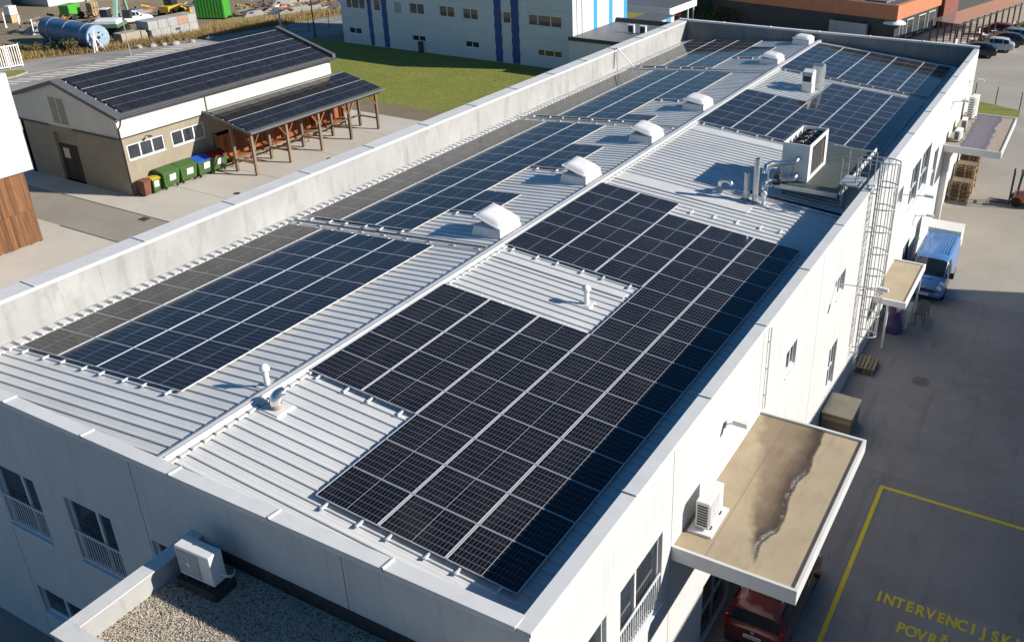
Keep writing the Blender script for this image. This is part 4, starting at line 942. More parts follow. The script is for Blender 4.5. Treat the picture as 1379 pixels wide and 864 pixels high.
q.lathe([(r*1.15, z) for r, z in prof], (28.6, -11.0, 0), 14)
q.v = [(x+rngv.uniform(-.05, .05), y+rngv.uniform(-.05, .05), max(0, z+rngv.uniform(-.03, .03))) for x, y, z in q.v]
o = q.build('covered_bundle', M['violet'], None, org=(28.6, -11.0, 0)); tag(o, 'violet cloth covered bundle under the small canopy', 'bundle')
tag(MB().box(28.9, 29.9, -11.62, -11.2, 1.02, 1.06).box(28.95, 29.05, -11.55, -11.25, 0, 1.02).box(29.75, 29.85, -11.55, -11.25, 0, 1.02).build('side_table', M['ac_white'], None, org=(29.4, -11.4, 0)), 'pale bench beside the violet bundle', 'bench')
# orange forklift at the frame edge
fl = thing('forklift', 'orange forklift at the edge of the sunlit yard', 'forklift', (49.0, -14.75, 0), R(95))
M['orange_paint'] = mat('orange_paint', (0.55, 0.16, 0.02), 0.35, var=0.08, coat=0.4)
q = MB(); q.hexa([(-1.1,-0.55,0.28),(0.75,-0.55,0.28),(0.75,0.55,0.28),(-1.1,0.55,0.28),(-1.15,-0.5,1.0),(0.6,-0.5,0.75),(0.6,0.5,0.75),(-1.15,0.5,1.0)]); q.build('body', M['orange_paint'], fl, world=False, bevel=0.05)
q = MB()
for (x, y) in ((-0.7, -0.45), (-0.7, 0.45), (0.5, -0.45), (0.5, 0.45)): q.bar((x, y, 0.8), (x*0.8+0.0, y*0.9, 2.1), 0.06)
q.box(-0.65, 0.5, -0.48, 0.48, 2.08, 2.14); q.build('overhead_guard', M['dark_metal'], fl, world=False)
q = MB(); q.box(-0.5, -0.05, -0.25, 0.25, 0.95, 1.08); q.box(-0.55, -0.45, -0.25, 0.25, 1.08, 1.5); q.build('seat', M['black'], fl, world=False)
q = MB(); [q.box(0.82, 0.92, y-0.05, y+0.05, 0.05, 2.2) for y in (-0.32, 0.32)]; q.box(0.84, 0.9, -0.3, 0.3, 1.0, 1.08); q.build('mast', M['dark_metal'], fl, world=False)
for y in (-0.25, 0.25): q = MB(); q.box(0.95, 2.05, y-0.06, y+0.06, 0.05, 0.09); q.build('fork', M['dark_metal'], fl, world=False)
for (x, r) in ((-0.75, 0.24), (0.5, 0.3)):
    for y in (-0.5, 0.5): q = MB(); q.cyl((x, y-0.1, r), (x, y+0.1, r), r, n=20); q.build('wheel', M['rubber'], fl, world=False)
# ================================================================== vehicles
def paint(name, col, rough=0.28): return mat(name, col, rough, var=0.04, scale=2, coat=0.6)
M['red_paint'] = paint('red_paint', (0.15, 0.014, 0.011)); M['blue_paint'] = paint('blue_paint', (0.075, 0.20, 0.44)); M['silver_paint'] = paint('silver_paint', (0.52, 0.54, 0.57))
M['black_paint'] = paint('black_paint', (0.012, 0.012, 0.015)); M['white_car'] = paint('white_car', (0.72, 0.72, 0.70)); M['steel_blue'] = paint('steel_blue', (0.16, 0.24, 0.33)); M['maroon'] = paint('maroon', (0.16, 0.02, 0.03))
M['lamp_clear'] = mat('lamp_clear', (0.62, 0.64, 0.66), 0.12, var=0.1, spec=0.8); M['lamp_red'] = mat('lamp_red', (0.35, 0.012, 0.01), 0.2, var=0.1); M['rim'] = mat('rim', (0.48, 0.49, 0.5), 0.3, metal=0.7, var=0.05); M['plate'] = mat('plate', (0.75, 0.75, 0.74), 0.5, var=0.02)
def wheel_meshes(r, wd):
    t = MB(); t.lathe([(r*0.66, -wd/2), (r*0.93, -wd/2), (r, -wd*0.32), (r, wd*0.32), (r*0.93, wd/2), (r*0.66, wd/2), (r*0.62, 0), (r*0.66, -wd/2)], n=28)
    q = MB(); q.lathe([(0.001, wd*0.30), (r*0.2, wd*0.32), (r*0.25, wd*0.22), (r*0.66, wd*0.38)], n=28)
    for k in range(5):
        a = k*2*math.pi/5; q.bar((r*0.15*math.cos(a), r*0.15*math.sin(a), wd*0.34), (r*0.62*math.cos(a), r*0.62*math.sin(a), wd*0.40), r*0.2, 0.03)
    return t, q
def car(name, label, loc, rz, st, pm, wheels, wr=0.31, glass_rng=(), shield=None, rear=None, group=None, cat='car', details=None):
    """st: stations from rear to front (x, z_low, w_low, z_belt, w_belt, z_top, w_top)"""
    t = thing(name, label, cat, loc, rz, group)
    def ring(s):
        x, zl, wl, zb, wb, zt, wt = s
        zm = (zl+zb)/2
        half = [(wl*0.90, zl), (wl, zl+0.10), (max(wl, wb)*1.01, zm+0.05), (wb, zb), ((wb*0.35+wt*0.65), zb+(zt-zb)*0.72), (wt*0.96, zt-(zt-zb)*0.08), (wt*0.70, zt), (0, zt+0.012)]
        return [(x, -y, z) for y, z in half]+[(x, y, z) for y, z in reversed(half[:-1])]
    rings = [ring(s) for s in st]; n = len(rings[0]); b = MB()
    vs = [p for r in rings for p in r]
    fs = [(i*n+k, i*n+k+1, (i+1)*n+k+1, (i+1)*n+k) for i in range(len(rings)-1) for k in range(n-1)]
    fs += [(i*n+n-1, i*n, (i+1)*n, (i+1)*n+n-1) for i in range(len(rings)-1)]
    b.add(vs, fs, 0, True); b.poly(rings[0]); b.poly(rings[-1][::-1])
    body = b.build('body', M[pm], t, world=False)
    md = body.modifiers.new('bevel', 'BEVEL'); md.width = 0.02; md.segments = 2; md.limit_method = 'ANGLE'; md.angle_limit = R(35)
    def lerp(a, c, f): return tuple(a[i]+(c[i]-a[i])*f for i in range(3))
    def strip(nm, grid, off, mt='glass_car'):
        # grid: rows of points lying on the body; pushed out by 12 mm along off-facing normals
        g = MB(); nr, nc = len(grid), len(grid[0]); vs = []
        for a in range(nr):
            for b_ in range(nc):
                p = Vector(grid[a][b_]); u = Vector(grid[min(a+1, nr-1)][b_])-Vector(grid[max(a-1, 0)][b_]); v = Vector(grid[a][min(b_+1, nc-1)])-Vector(grid[a][max(b_-1, 0)])
                nn = u.cross(v).normalized()
                if nn.dot(Vector(off)) < 0: nn = -nn
                vs.append(p+nn*0.014)
        g.add(vs, [(a*nc+b_, a*nc+b_+1, (a+1)*nc+b_+1, (a+1)*nc+b_) for a in range(nr-1) for b_ in range(nc-1)], 0, True); g.build(nm, M[mt], t, world=False)
    i, j = len(rings)-3, len(rings)-2
    for ks in ((3, 4, 5), (n-4, n-5, n-6)):
        strip('headlight', [[lerp(lerp(rings[i][k], rings[j][k], f), rings[j+1][k], g_) for k in ks] for f, g_ in ((0.45, 0), (0.8, 0), (1.0, 0.35), (1.0, 0.75))], (0.8, -0.5 if ks[0] == 3 else 0.5, 0.4), 'lamp_clear')
    for (i, j) in glass_rng:
        for sd in (0, 1):
            ks = (3, 4, 5) if sd == 0 else (n-4, n-5, n-6); rows = []
            for f in (0.05, 0.5, 0.95):
                A = [lerp(rings[i][k], rings[j][k], f) for k in ks]
                rows.append([lerp(A[0], A[1], 0.10), A[1], lerp(A[1], A[2], 0.55)])
            strip('side_window', rows, (0, -1 if sd == 0 else 1, 0.2))
    if shield:
        i, j = shield; strip('windscreen', [[lerp(rings[i][k], rings[j][k], f) for k in range(5, n-5)] for f in (0.06, 0.5, 0.92)], (1, 0, 0.6))
    if rear:
        i, j = rear; strip('rear_window', [[lerp(rings[i][k], rings[j][k], f) for k in range(5, n-5)] for f in (0.10, 0.5, 0.92)], (-1, 0, 0.5))
    for (x, y) in wheels:
        for sd in (-1, 1):
            a, q = wheel_meshes(wr, 0.2)
            w_ = newob('wheel', a.mesh('wheel', M['rubber']), t, (x, sd*y, wr), (R(-90*sd), 0, 0))
            newob('rim', q.mesh('rim', M['rim']), w_)
            arch = MB(); arch.cyl((x, sd*(y-0.16), wr), (x, sd*(y+0.075), wr), wr+0.06, n=24); arch.build('wheel_arch', M['black'], t, world=False)
    if details: details(t, rings, n)
    return t
def box_part(t, nm, mt, a, bevel=0.0):
    q = MB(); q.box(*a); return q.build(nm, M[mt], t, world=False, bevel=bevel)
# ---- red people carrier under the big canopy, rear to the viewer
ST_MPV = [(-2.16, 0.42, 0.78, 0.75, 0.80, 0.98, 0.74), (-2.08, 0.30, 0.86, 0.98, 0.86, 1.08, 0.80), (-1.98, 0.28, 0.88, 1.02, 0.87, 1.55, 0.68), (-1.82, 0.26, 0.89, 1.02, 0.88, 1.72, 0.66), (-1.0, 0.24, 0.90, 0.99, 0.89, 1.80, 0.68), (0.2, 0.22, 0.90, 0.96, 0.89, 1.80, 0.68), (0.75, 0.22, 0.90, 0.95, 0.88, 1.68, 0.64), (1.45, 0.24, 0.89, 0.96, 0.86, 1.06, 0.74), (1.95, 0.28, 0.86, 0.84, 0.80, 0.90, 0.66), (2.14, 0.38, 0.74, 0.64, 0.70, 0.74, 0.58)]
def mpv(t, rings, n):
    for sd in (-1, 1):
        q = MB(); q.tube([(-1.55, sd*0.60, 1.80), (-1.45, sd*0.61, 1.86), (0.1, sd*0.61, 1.87), (0.2, sd*0.60, 1.81)], 0.022, 8); q.build('roof_rail', M['galv'], t, world=False)
        box_part(t, 'tail_light', 'lamp_red', (-2.13, -2.05, sd*0.80-0.055, sd*0.80+0.055, 0.82, 1.25), 0.02)
        box_part(t, 'mirror', 'red_paint', (0.62, 0.80, sd*1.02-0.10, sd*1.02+0.10, 1.02, 1.22), 0.03)
    for k in range(-3, 4): box_part(t, 'roof_rib', 'red_paint', (-1.5, -0.3, k*0.14-0.012, k*0.14+0.012, 1.795, 1.835))
    box_part(t, 'bumper', 'black', (-2.22, -2.05, -0.80, 0.80, 0.34, 0.56), 0.04)
    p = box_part(t, 'number_plate', 'plate', (-2.185, -2.165, -0.26, 0.26, 0.70, 0.81))
    q = MB(); q.cyl((-2.185, 0, 0.93), (-2.165, 0, 0.93), 0.05, n=12); q.build('badge', M['galv'], t, world=False)
    box_part(t, 'wiper', 'black', (-2.07, -2.04, -0.3, 0.02, 1.10, 1.13))
    for i in range(7):
        q = MB(); q.box(-2.187, -2.185, -0.21+i*0.062, -0.21+i*0.062+0.034, 0.725, 0.785); q.build('plate_character', M['black'], p, world=False)
car('people_carrier', 'dark red people carrier parked under the stained canopy', (9.62, -11.58, -0.004), R(0), ST_MPV, 'red_paint', [(-1.32, 0.78), (1.32, 0.78)], 0.32, [(3, 4), (4, 5), (5, 6)], (6, 7), (1, 2), cat='car', details=mpv)
# ---- blue van facing the viewer
ST_VAN = [(-2.40, 0.34, 0.90, 1.10, 0.93, 1.88, 0.84), (-2.34, 0.28, 0.95, 1.10, 0.95, 1.96, 0.86), (-1.0, 0.26, 0.95, 1.10, 0.95, 1.97, 0.86), (0.55, 0.26, 0.95, 1.08, 0.95, 1.96, 0.85), (0.95, 0.26, 0.95, 1.06, 0.94, 1.86, 0.80), (1.75, 0.26, 0.94, 1.02, 0.90, 1.13, 0.76), (2.15, 0.28, 0.92, 0.90, 0.84, 0.99, 0.66), (2.36, 0.36, 0.84, 0.62, 0.78, 0.74, 0.58)]
def van(t, rings, n):
    for sd in (-1, 1):
        box_part(t, 'mirror', 'black', (1.25, 1.40, sd*1.08-0.11, sd*1.08+0.11, 1.05, 1.35), 0.04)
        box_part(t, 'wiper', 'black', (1.62, 1.66, sd*0.3-0.25, sd*0.3+0.2, 1.12, 1.14))
    box_part(t, 'bumper', 'blue_paint', (2.25, 2.43, -0.84, 0.84, 0.34, 0.58), 0.05)
    box_part(t, 'radiator_grille', 'black', (2.28, 2.40, -0.5, 0.5, 0.62, 0.72), 0.02)
    box_part(t, 'number_plate', 'plate', (2.432, 2.445, -0.26, 0.26, 0.42, 0.53))
    q = MB(); q.cyl((2.34, 0, 0.78), (2.39, 0, 0.77), 0.08, n=16); q.build('badge', M['steel_bright'], t, world=False)
    for k in range(-5, 6): box_part(t, 'roof_rib', 'blue_paint', (-2.2, 0.5, k*0.14-0.015, k*0.14+0.015, 1.955, 1.992))
    box_part(t, 'bonnet_vent', 'black', (1.82, 1.92, -0.25, 0.25, 1.075, 1.10))
car('van', 'bright blue panel van parked nose out behind the small canopy', (34.75, -11.62, -0.006), R(180), ST_VAN, 'blue_paint', [(-1.5, 0.85), (1.52, 0.85)], 0.33, [(3, 4), (4, 5)], (4, 5), None, cat='van', details=van)
tag(MB().box(37.35, 38.6, -12.45, -10.75, 0.9, 2.02).box(37.33, 38.62, -12.47, -10.73, 2.021, 2.05).box(37.5, 38.4, -12.3, -10.9, 0.0, 0.899).build('cream_cabinet', M['ac_white'], None, org=(37.9, -11.6, 0)), 'cream flat-topped cabinet standing behind the blue van', 'cabinet')
# ---- cars in the far car park and yard
ST_CAR = [(-2.1, 0.40, 0.76, 0.72, 0.78, 0.92, 0.70), (-2.0, 0.28, 0.84, 0.90, 0.83, 1.02, 0.72), (-1.5, 0.24, 0.87, 0.92, 0.85, 1.36, 0.62), (-0.9, 0.22, 0.88, 0.92, 0.86, 1.46, 0.60), (0.1, 0.22, 0.88, 0.91, 0.86, 1.47, 0.60), (0.45, 0.22, 0.88, 0.90, 0.85, 1.36, 0.58), (1.15, 0.24, 0.87, 0.90, 0.82, 0.97, 0.70), (1.8, 0.28, 0.84, 0.78, 0.78, 0.84, 0.62), (2.05, 0.38, 0.72, 0.60, 0.68, 0.68, 0.55)]
def lights(t, rings, n):
    for sd in (-1, 1):
        box_part(t, 'tail_light', 'lamp_red', (-2.08, -1.98, sd*0.70-0.12, sd*0.70+0.10, 0.72, 0.86), 0.02)
        box_part(t, 'mirror', 'black', (0.62, 0.76, sd*0.98-0.08, sd*0.98+0.08, 0.92, 1.06), 0.02)
def simple_car(label, loc, rz, pm): return car('parked_car', label, loc, rz, ST_CAR, pm, [(-1.28, 0.76), (1.28, 0.76)], 0.31, [(2, 3), (3, 4), (4, 5)], (5, 6), (1, 2), 'cars parked beyond the factory', details=lights)
simple_car('black car parked at the end of the row by the factory corner', (92.8, -5.6, -0.008), R(98), 'black_paint')
simple_car('silver estate car parked between two black cars', (96.6, -6.9, -0.008), R(98), 'silver_paint')
simple_car('glossy black car parked behind the silver one', (99.9, -7.6, -0.008), R(98), 'black_paint')
simple_car('blue grey car parked behind the black ones', (103.0, -8.0, -0.008), R(98), 'steel_blue')
simple_car('maroon car parked among the shrubs below the flat canopy', (93.6, 29.4, 0), R(20), 'maroon')
simple_car('dark maroon car by the terrace hedge', (105.6, -6.1, -0.008), R(98), 'maroon')
simple_car('white car parked behind the tracked digger', (63.5, 89.5, 0), R(-20), 'white_car')
# ================================================================== workshop house with solar roof
M['plaster_grey'] = mat('plaster_grey', (0.31, 0.268, 0.195), 0.9, var=0.08, scale=1.2, streak=0.12, fine=0.05)
M['plaster_cream'] = mat('plaster_cream', (0.66, 0.62, 0.53), 0.9, var=0.05, scale=1.0, streak=0.08)
hs = thing('workshop', 'cream and grey workshop with a solar covered gable roof', 'building', (23.5, 36.5, 0))
HX0, HX1, HY0, HY1, HYR, HE, HR = 23.5, 42.2, 36.45, 46.8, 41.75, 5.45, 6.95
fnS = lambda u, v, d: (u, HY0+d, v)
fnG = lambda u, v, d: (HX0+d, u, v)
q = MB(); wall_openings(q, fnS, HX0+0.001, HX1, 0, 3.80, [(23.83, 26.55, 2.28, 3.30), (27.13, 29.77, 2.28, 3.30), (33.2, 36.0, 0.6, 2.9), (30.3, 31.8, 0.02, 2.3)], 0.12); q.build('wall', M['plaster_grey'], hs)
q = MB(); q.box(HX0-0.06, HX1+0.06, HY0-0.07, HY0-0.002, 3.86, HE-0.25); q.build('upper_wall', M['plaster_cream'], hs)
q = MB(); q.box(HX0-0.05, HX1+0.05, HY0-0.10, HY0-0.001, 3.80, 3.858); q.build('drip_edge', M['dark_metal'], hs)
q = MB(); wall_openings(q, fnG, HY0+0.001, HY1, 0, 3.85, [(41.15, 43.4, 0.0, 3.35)], 0.5); q.build('gable_wall', M['plaster_grey'], hs)
q = MB(); q.prism([(HY0-0.06, 3.86), (HY1+0.05, 3.86), (HY1+0.05, HE-0.2), (HYR, HR-0.12), (HY0-0.06, HE-0.2)], lambda u, v, w: (w, u, v), HX0-0.07, HX0+0.2); q.build('gable', M['plaster_cream'], hs)
q = MB(); q.prism([(HY0, 0), (HY1, 0), (HY1, HE-0.2), (HYR, HR-0.12), (HY0, HE-0.2)], lambda u, v, w: (w, u, v), HX1-0.2, HX1-0.001); q.build('gable_wall', M['plaster_cream'], hs)
q = MB(); q.box(HX0, HX1, HY1-0.3, HY1-0.002, 0, HE-0.2); q.build('rear_wall', M['plaster_grey'], hs)
q = MB(); q.box(HX0+0.55, HX1-0.3, HY0+0.4, HY1-0.4, 0.01, 3.7); q.build('core', M['interior'], hs)
for (a, b) in ((HY0-0.005, 41.0), (43.55, HY1)):
    q = MB(); q.box(HX0-0.16, HX0-0.001, a, b, 3.78, 3.86); q.build('drip_edge', M['dark_metal'], hs)
for (a, b) in ((23.83, 26.55), (27.13, 29.77)): window(hs, fnS, a, b, 2.28, 3.30, depth=0.08, split=(0.34, 0.67), frame=0.08)
window(hs, fnS, 33.2, 36.0, 0.6, 2.9, depth=0.1, split=(0.5,), frame=0.08)
# big plank door in the gable, with a pale notice and a lintel panel
q = MB(); q.box(HX0+0.20, HX0+0.26, 41.18, 43.37, 2.55, 3.33); dr = q.build('door_lintel', M['plaster_grey'], hs)
for i in range(8):
    y = 41.18+i*0.274; q = MB(); q.box(HX0+0.18, HX0+0.24, y, y+0.268, 0.02, 2.54); d_ = q.build('door_plank', M['wood_dark'], hs)
q = MB(); q.box(HX0+0.165, HX0+0.179, 42.45, 43.05, 1.55, 2.25); q.build('notice', M['white_line'], hs)
q = MB(); q.box(HX0-0.09, HX0-0.072, 41.25, 42.85, 4.0, 5.85); sh = q.build('shutter', M['plaster_cream'], hs)
for s_ in (41.25, 42.06):
    for i in range(12):
        q = MB(); z = 4.08+i*0.145; q.hexa([(HX0-0.115,s_+0.05,z),(HX0-0.115,s_+0.74,z),(HX0-0.09,s_+0.74,z),(HX0-0.09,s_+0.05,z),(HX0-0.095,s_+0.05,z+0.11),(HX0-0.095,s_+0.74,z+0.11),(HX0-0.09,s_+0.74,z+0.11),(HX0-0.09,s_+0.05,z+0.11)]); q.build('louvre', M['plaster_grey'], sh)
# roof slabs, verge boards, gutters
hA = math.atan((HR-HE)/(HYR-HY0))
for sg in (-1, 1):
    ye = HY0-0.45 if sg < 0 else HY1+0.4; ze = HR-(abs(ye-HYR))*math.tan(hA)
    q = MB(); q.hexa([(HX0-0.25, ye, ze-0.14), (HX1+0.25, ye, ze-0.14), (HX1+0.25, HYR, HR-0.14), (HX0-0.25, HYR, HR-0.14), (HX0-0.25, ye, ze), (HX1+0.25, ye, ze), (HX1+0.25, HYR, HR), (HX0-0.25, HYR, HR)])
    q.build('roof_slope', M['roof_grey'], hs)
for xx in (HX0-0.32, HX1+0.02):
    q = MB()
    for sg in (-1, 1):
        ye = HY0-0.5 if sg < 0 else HY1+0.4; ze = HR-(abs(ye-HYR))*math.tan(hA)
        up = 0.30 if xx > 30 else 0.05
        q.hexa([(xx, ye, ze-0.2), (xx+0.55 if xx < 30 else xx+0.3, ye, ze-0.2), (xx+0.55 if xx < 30 else xx+0.3, HYR, HR-0.2), (xx, HYR, HR-0.2), (xx, ye, ze+up), (xx+0.55 if xx < 30 else xx+0.3, ye, ze+up), (xx+0.55 if xx < 30 else xx+0.3, HYR, HR+up), (xx, HYR, HR+up)])
    q.build('verge_flashing', M['roof_grey'], hs)
q = MB(); q.cyl((HX0-0.3, HY0-0.52, HE-0.19), (HX1+0.3, HY0-0.52, HE-0.19), 0.075, n=10); q.build('gutter', M['dark_metal'], hs)
q = MB(); q.tube([(HX0+0.05, HY0-0.5, HE-0.25), (HX0+0.02, HY0-0.35, HE-0.7), (HX0-0.02, HY0-0.12, HE-1.0), (HX0-0.02, HY0-0.12, 0.05)], 0.05, 8); q.build('downpipe', M['dark_metal'], hs)
q = MB(); q.tube([(30.2, HY0-0.14, HE-0.3), (30.2, HY0-0.14, 3.9)], 0.04, 8); q.build('downpipe', M['ac_grey'], hs)
q = MB(); q.tube([(25.3, HY0-0.03, 3.55), (25.3, HY0-0.4, 3.62)], 0.025, 6); q.box(25.2, 25.4, HY0-0.55, HY0-0.35, 3.55, 3.63); q.build('wall_lamp', M['wood_dark'], hs)
# solar panels of the house: pitch rows of landscape dark panels
HPM = panel_mesh(1.0, 1.84, M['solar_house'], fr='pv_black')
sa = thing('solar_array', 'dark solar array covering the gable roof of the workshop', 'solar panels', (HX0+0.45, HYR, HR+0.09)); sa.rotation_euler = (hA, 0, 0)
for s_ in range(3):
    for k in range(18):
        newob('solar_panel', HPM, sa, ((k+0.5)*1.018, -0.12-(s_+0.5)*1.87, random.uniform(-.002, .002)), (random.uniform(-.002, .002), random.uniform(-.002, .002), 0))
    q = MB(); q.box(-0.02, 18.34, -0.12-s_*1.87-0.014, -0.12-s_*1.87+0.014, -0.02, 0.004); q.build('joint_strip', M['alu'], sa, world=False)
    for f in (0.25, 0.75): rail(sa, -0.1, 18.5, -0.12-(s_+f)*1.87, -0.085, -0.037, 0)

# ================================================================== open timber shelter with solar roof
pg = thing('timber_shelter', 'lean-to timber shelter with solar roof along the workshop', 'shelter', (36.5, 34.0, 0))
PXS = [30.15, 33.27, 36.39, 39.5, 42.62]; PYF, PYB = 32.4, 34.28
PZL, PZH, PYL, PYH = 3.10, 4.05, 32.05, 36.35; pA = math.atan((PZH-PZL)/(PYH-PYL))
def zP(y): return PZL+(y-PYL)*math.tan(pA)
for x in PXS:
    for y in (PYF, PYB):
        q = MB(); q.box(x-0.09, x+0.09, y-0.09, y+0.09, 0.0, zP(y)-0.38); p_ = q.build('post', M['wood_grey'], pg)
        q = MB()
        for dx in (-0.62, 0.62):
            if not (x+dx < 29.9 or x+dx > 43): q.bar((x+(0.07 if dx > 0 else -0.07), y, zP(y)-1.15), (x+dx, y, zP(y)-0.40), 0.10)
        if y == PYF: q.bar((x, y+0.07, zP(y)-1.15), (x, y+0.6, zP(y)-0.35), 0.10)
        q.build('knee_brace', M['wood_red'], p_)
for y in (PYF, PYB):
    q = MB(); q.box(29.9, 43.1, y-0.08, y+0.08, zP(y)-0.379, zP(y)-0.19); q.build('beam', M['wood_red'], pg)
for i in range(18):
    x = 30.0+i*0.762; q = MB(); q.hexa([(x-0.05,PYL+0.1,zP(PYL+0.1)-0.188),(x+0.05,PYL+0.1,zP(PYL+0.1)-0.188),(x+0.05,PYH,PZH-0.188),(x-0.05,PYH,PZH-0.188),(x-0.05,PYL+0.1,zP(PYL+0.1)-0.06),(x+0.05,PYL+0.1,zP(PYL+0.1)-0.06),(x+0.05,PYH,PZH-0.06),(x-0.05,PYH,PZH-0.06)]); q.build('rafter', M['wood_red'], pg)
q = MB(); q.hexa([(29.85,PYL,PZL-0.058),(43.25,PYL,PZL-0.058),(43.25,PYH,PZH-0.058),(29.85,PYH,PZH-0.058),(29.85,PYL,PZL),(43.25,PYL,PZL),(43.25,PYH,PZH),(29.85,PYH,PZH)]); q.build('roof_deck', M['roof_grey'], pg)
q = MB(); q.cyl((29.8, PYL-0.06, PZL-0.02), (43.3, PYL-0.06, PZL-0.02), 0.09, n=12); q.build('gutter', M['roof_grey'], pg)
q = MB(); q.hexa([(29.78,PYL-0.1,PZL-0.14),(29.849,PYL-0.1,PZL-0.14),(29.849,PYH,PZH-0.14),(29.78,PYH,PZH-0.14),(29.78,PYL-0.1,PZL+0.06),(29.849,PYL-0.1,PZL+0.06),(29.849,PYH,PZH+0.06),(29.78,PYH,PZH+0.06)]); q.build('verge_board', M['roof_grey'], pg)
# red-brown boarded back wall with benches and low rails
for i in range(50):
    x = 30.3+i*0.25
    if 33.1 < x < 36.1 and i % 2: pass
    q = MB(); q.box(x, x+0.238, 36.30, 36.33, 0.15, 2.1 if i % 11 else 1.4); q.build('wall_board', M['wood_red'], pg)
for x in PXS[:-1]:
    q = MB(); q.box(x+0.095, x+3.02, PYB-0.05, PYB+0.05, 0.82, 0.94); q.build('rail', M['wood_grey'], pg)
for i in range(5):
    x = PXS[i]
    q = MB(); q.box(x-0.05, x+0.05, PYF+0.095, PYB-0.095, 0.82, 0.92); q.build('rail', M['wood_grey'], pg)
    q = MB(); q.box(x-0.06, x+0.06, 35.9, 36.2, 0, 2.4); q.build('wall_post', M['wood_grey'], pg)
sp = thing('solar_array', 'solar array on the low timber shelter roof', 'solar panels', (29.95, PYH-0.1, PZH+0.075)); sp.rotation_euler = (pA, 0, 0)
for s_ in range(2):
    for k in range(13): newob('solar_panel', HPM, sp, ((k+0.5)*1.018, -0.35-(s_+0.5)*1.87, random.uniform(-.002, .002)), (random.uniform(-.002, .002), random.uniform(-.002, .002), 0))
    q = MB(); q.box(-0.02, 13.25, -0.35-s_*1.87-0.016, -0.35-s_*1.87+0.016, -0.02, 0.004); q.build('joint_strip', M['alu'], sp, world=False)
    for f in (0.25, 0.75): rail(sp, -0.12, 13.3, -0.35-(s_+f)*1.87, -0.075, -0.037, 0)
# workbenches and boards stored below the shelter
for i, (x, y) in enumerate(((31.6, 35.2), (34.8, 35.3), (38.2, 35.2), (41.0, 35.3))):
    t = thing('wooden_bench', ('red-brown wooden bench under the shelter, '+('next to the bins', 'second from the bins', 'third from the bins', 'farthest from the bins')[i]), 'bench', (x, y, 0), R(random.uniform(-6, 6)), 'benches under the timber shelter')
    q = MB(); [q.box(-0.9, 0.9, -0.3+k*0.155, -0.3+k*0.155+0.145, 0.70, 0.745) for k in range(4)]; q.build('top', M['wood_red'], t, world=False)
    for (dx, dy) in ((-0.75, -0.22), (0.75, -0.22), (-0.75, 0.22), (0.75, 0.22)): q = MB(); q.bar((dx*1.05, dy*1.3, 0), (dx, dy, 0.70), 0.08); q.build('leg', M['wood_red'], t, world=False)
    q = MB(); q.bar((-0.75, 0, 0.3), (0.75, 0, 0.3), 0.06); q.build('stretcher', M['wood_red'], t, world=False)
# ================================================================== bins
M['bin_green'] = mat('bin_green', (0.05, 0.115, 0.028), 0.5, var=0.12, scale=3); M['bin_brown'] = mat('bin_brown', (0.17, 0.065, 0.035), 0.6, var=0.15, scale=3)
M['lid_yellow'] = mat('lid_yellow', (0.55, 0.36, 0.02), 0.5, var=0.08); M['lid_blue'] = mat('lid_blue', (0.018, 0.075, 0.42), 0.45, var=0.08); M['lid_red'] = mat('lid_red', (0.22, 0.012, 0.02), 0.45, var=0.08); M['paper'] = mat('paper', (0.78, 0.78, 0.76), 0.7, var=0.04)
def bin4(label, loc, rz, body, lid):
    t = thing('wheeled_container', label, 'bin', loc, rz, 'waste bins along the workshop wall')
    q = MB(); q.hexa([(-0.55,-0.40,0.2),(0.55,-0.40,0.2),(0.55,0.42,0.2),(-0.55,0.42,0.2),(-0.66,-0.52,1.12),(0.66,-0.52,1.12),(0.66,0.5,1.22),(-0.66,0.5,1.22)]); q.build('body', M[body], t, world=False, bevel=0.03)
    q = MB(); q.prism([(-0.56, 1.11), (0.52, 1.23), (0.50, 1.32), (0.15, 1.40), (-0.45, 1.23), (-0.57, 1.16)], lambda u, v, w: (w, u, v), -0.68, 0.68); q.build('lid', M[lid], t, world=False, bevel=0.02)
    for sx in (-1, 1): q = MB(); q.box(sx*0.72-0.04, sx*0.72+0.04, -0.3, 0.3, 1.02, 1.10); q.build('handle', M['black'], t, world=False)
    for (x, y) in ((-0.45, -0.3), (0.45, -0.3), (-0.45, 0.3), (0.45, 0.3)): q = MB(); q.cyl((x-0.03, y, 0.1), (x+0.03, y, 0.1), 0.1, n=12); q.box(x-0.045, x+0.045, y-0.05, y+0.05, 0.14, 0.21); q.build('castor', M['black'], t, world=False)
    for k in (-0.35, 0.0, 0.35): q = MB(); q.hexa([(k-0.03,-0.415,0.3),(k+0.03,-0.415,0.3),(k+0.03,-0.40,0.3),(k-0.03,-0.40,0.3),(k-0.03,-0.535,1.08),(k+0.03,-0.535,1.08),(k+0.03,-0.515,1.08),(k-0.03,-0.515,1.08)]); q.build('rib', M[body], t, world=False)
    q = MB(); q.hexa([(-0.18,-0.475,0.55),(0.30,-0.475,0.55),(0.30,-0.46,0.55),(-0.18,-0.46,0.55),(-0.18,-0.545,0.98),(0.30,-0.545,0.98),(0.30,-0.52,0.98),(-0.18,-0.52,0.98)]); q.build('notice', M['paper'], t, world=False)
bin4('green wheeled container with green lid beside the small yellow-lidded bin', (25.75, 35.85, 0), R(2), 'bin_green', 'bin_green')
bin4('green wheeled container with green lid beside the blue-lidded one', (27.15, 35.85, 0), R(-2), 'bin_green', 'bin_green')
bin4('green wheeled container with blue lid', (28.45, 35.8, 0), R(3), 'bin_green', 'lid_blue')
bin4('green wheeled container with dark red lid next to the shelter', (29.6, 35.75, 0), R(-3), 'bin_green', 'lid_red')
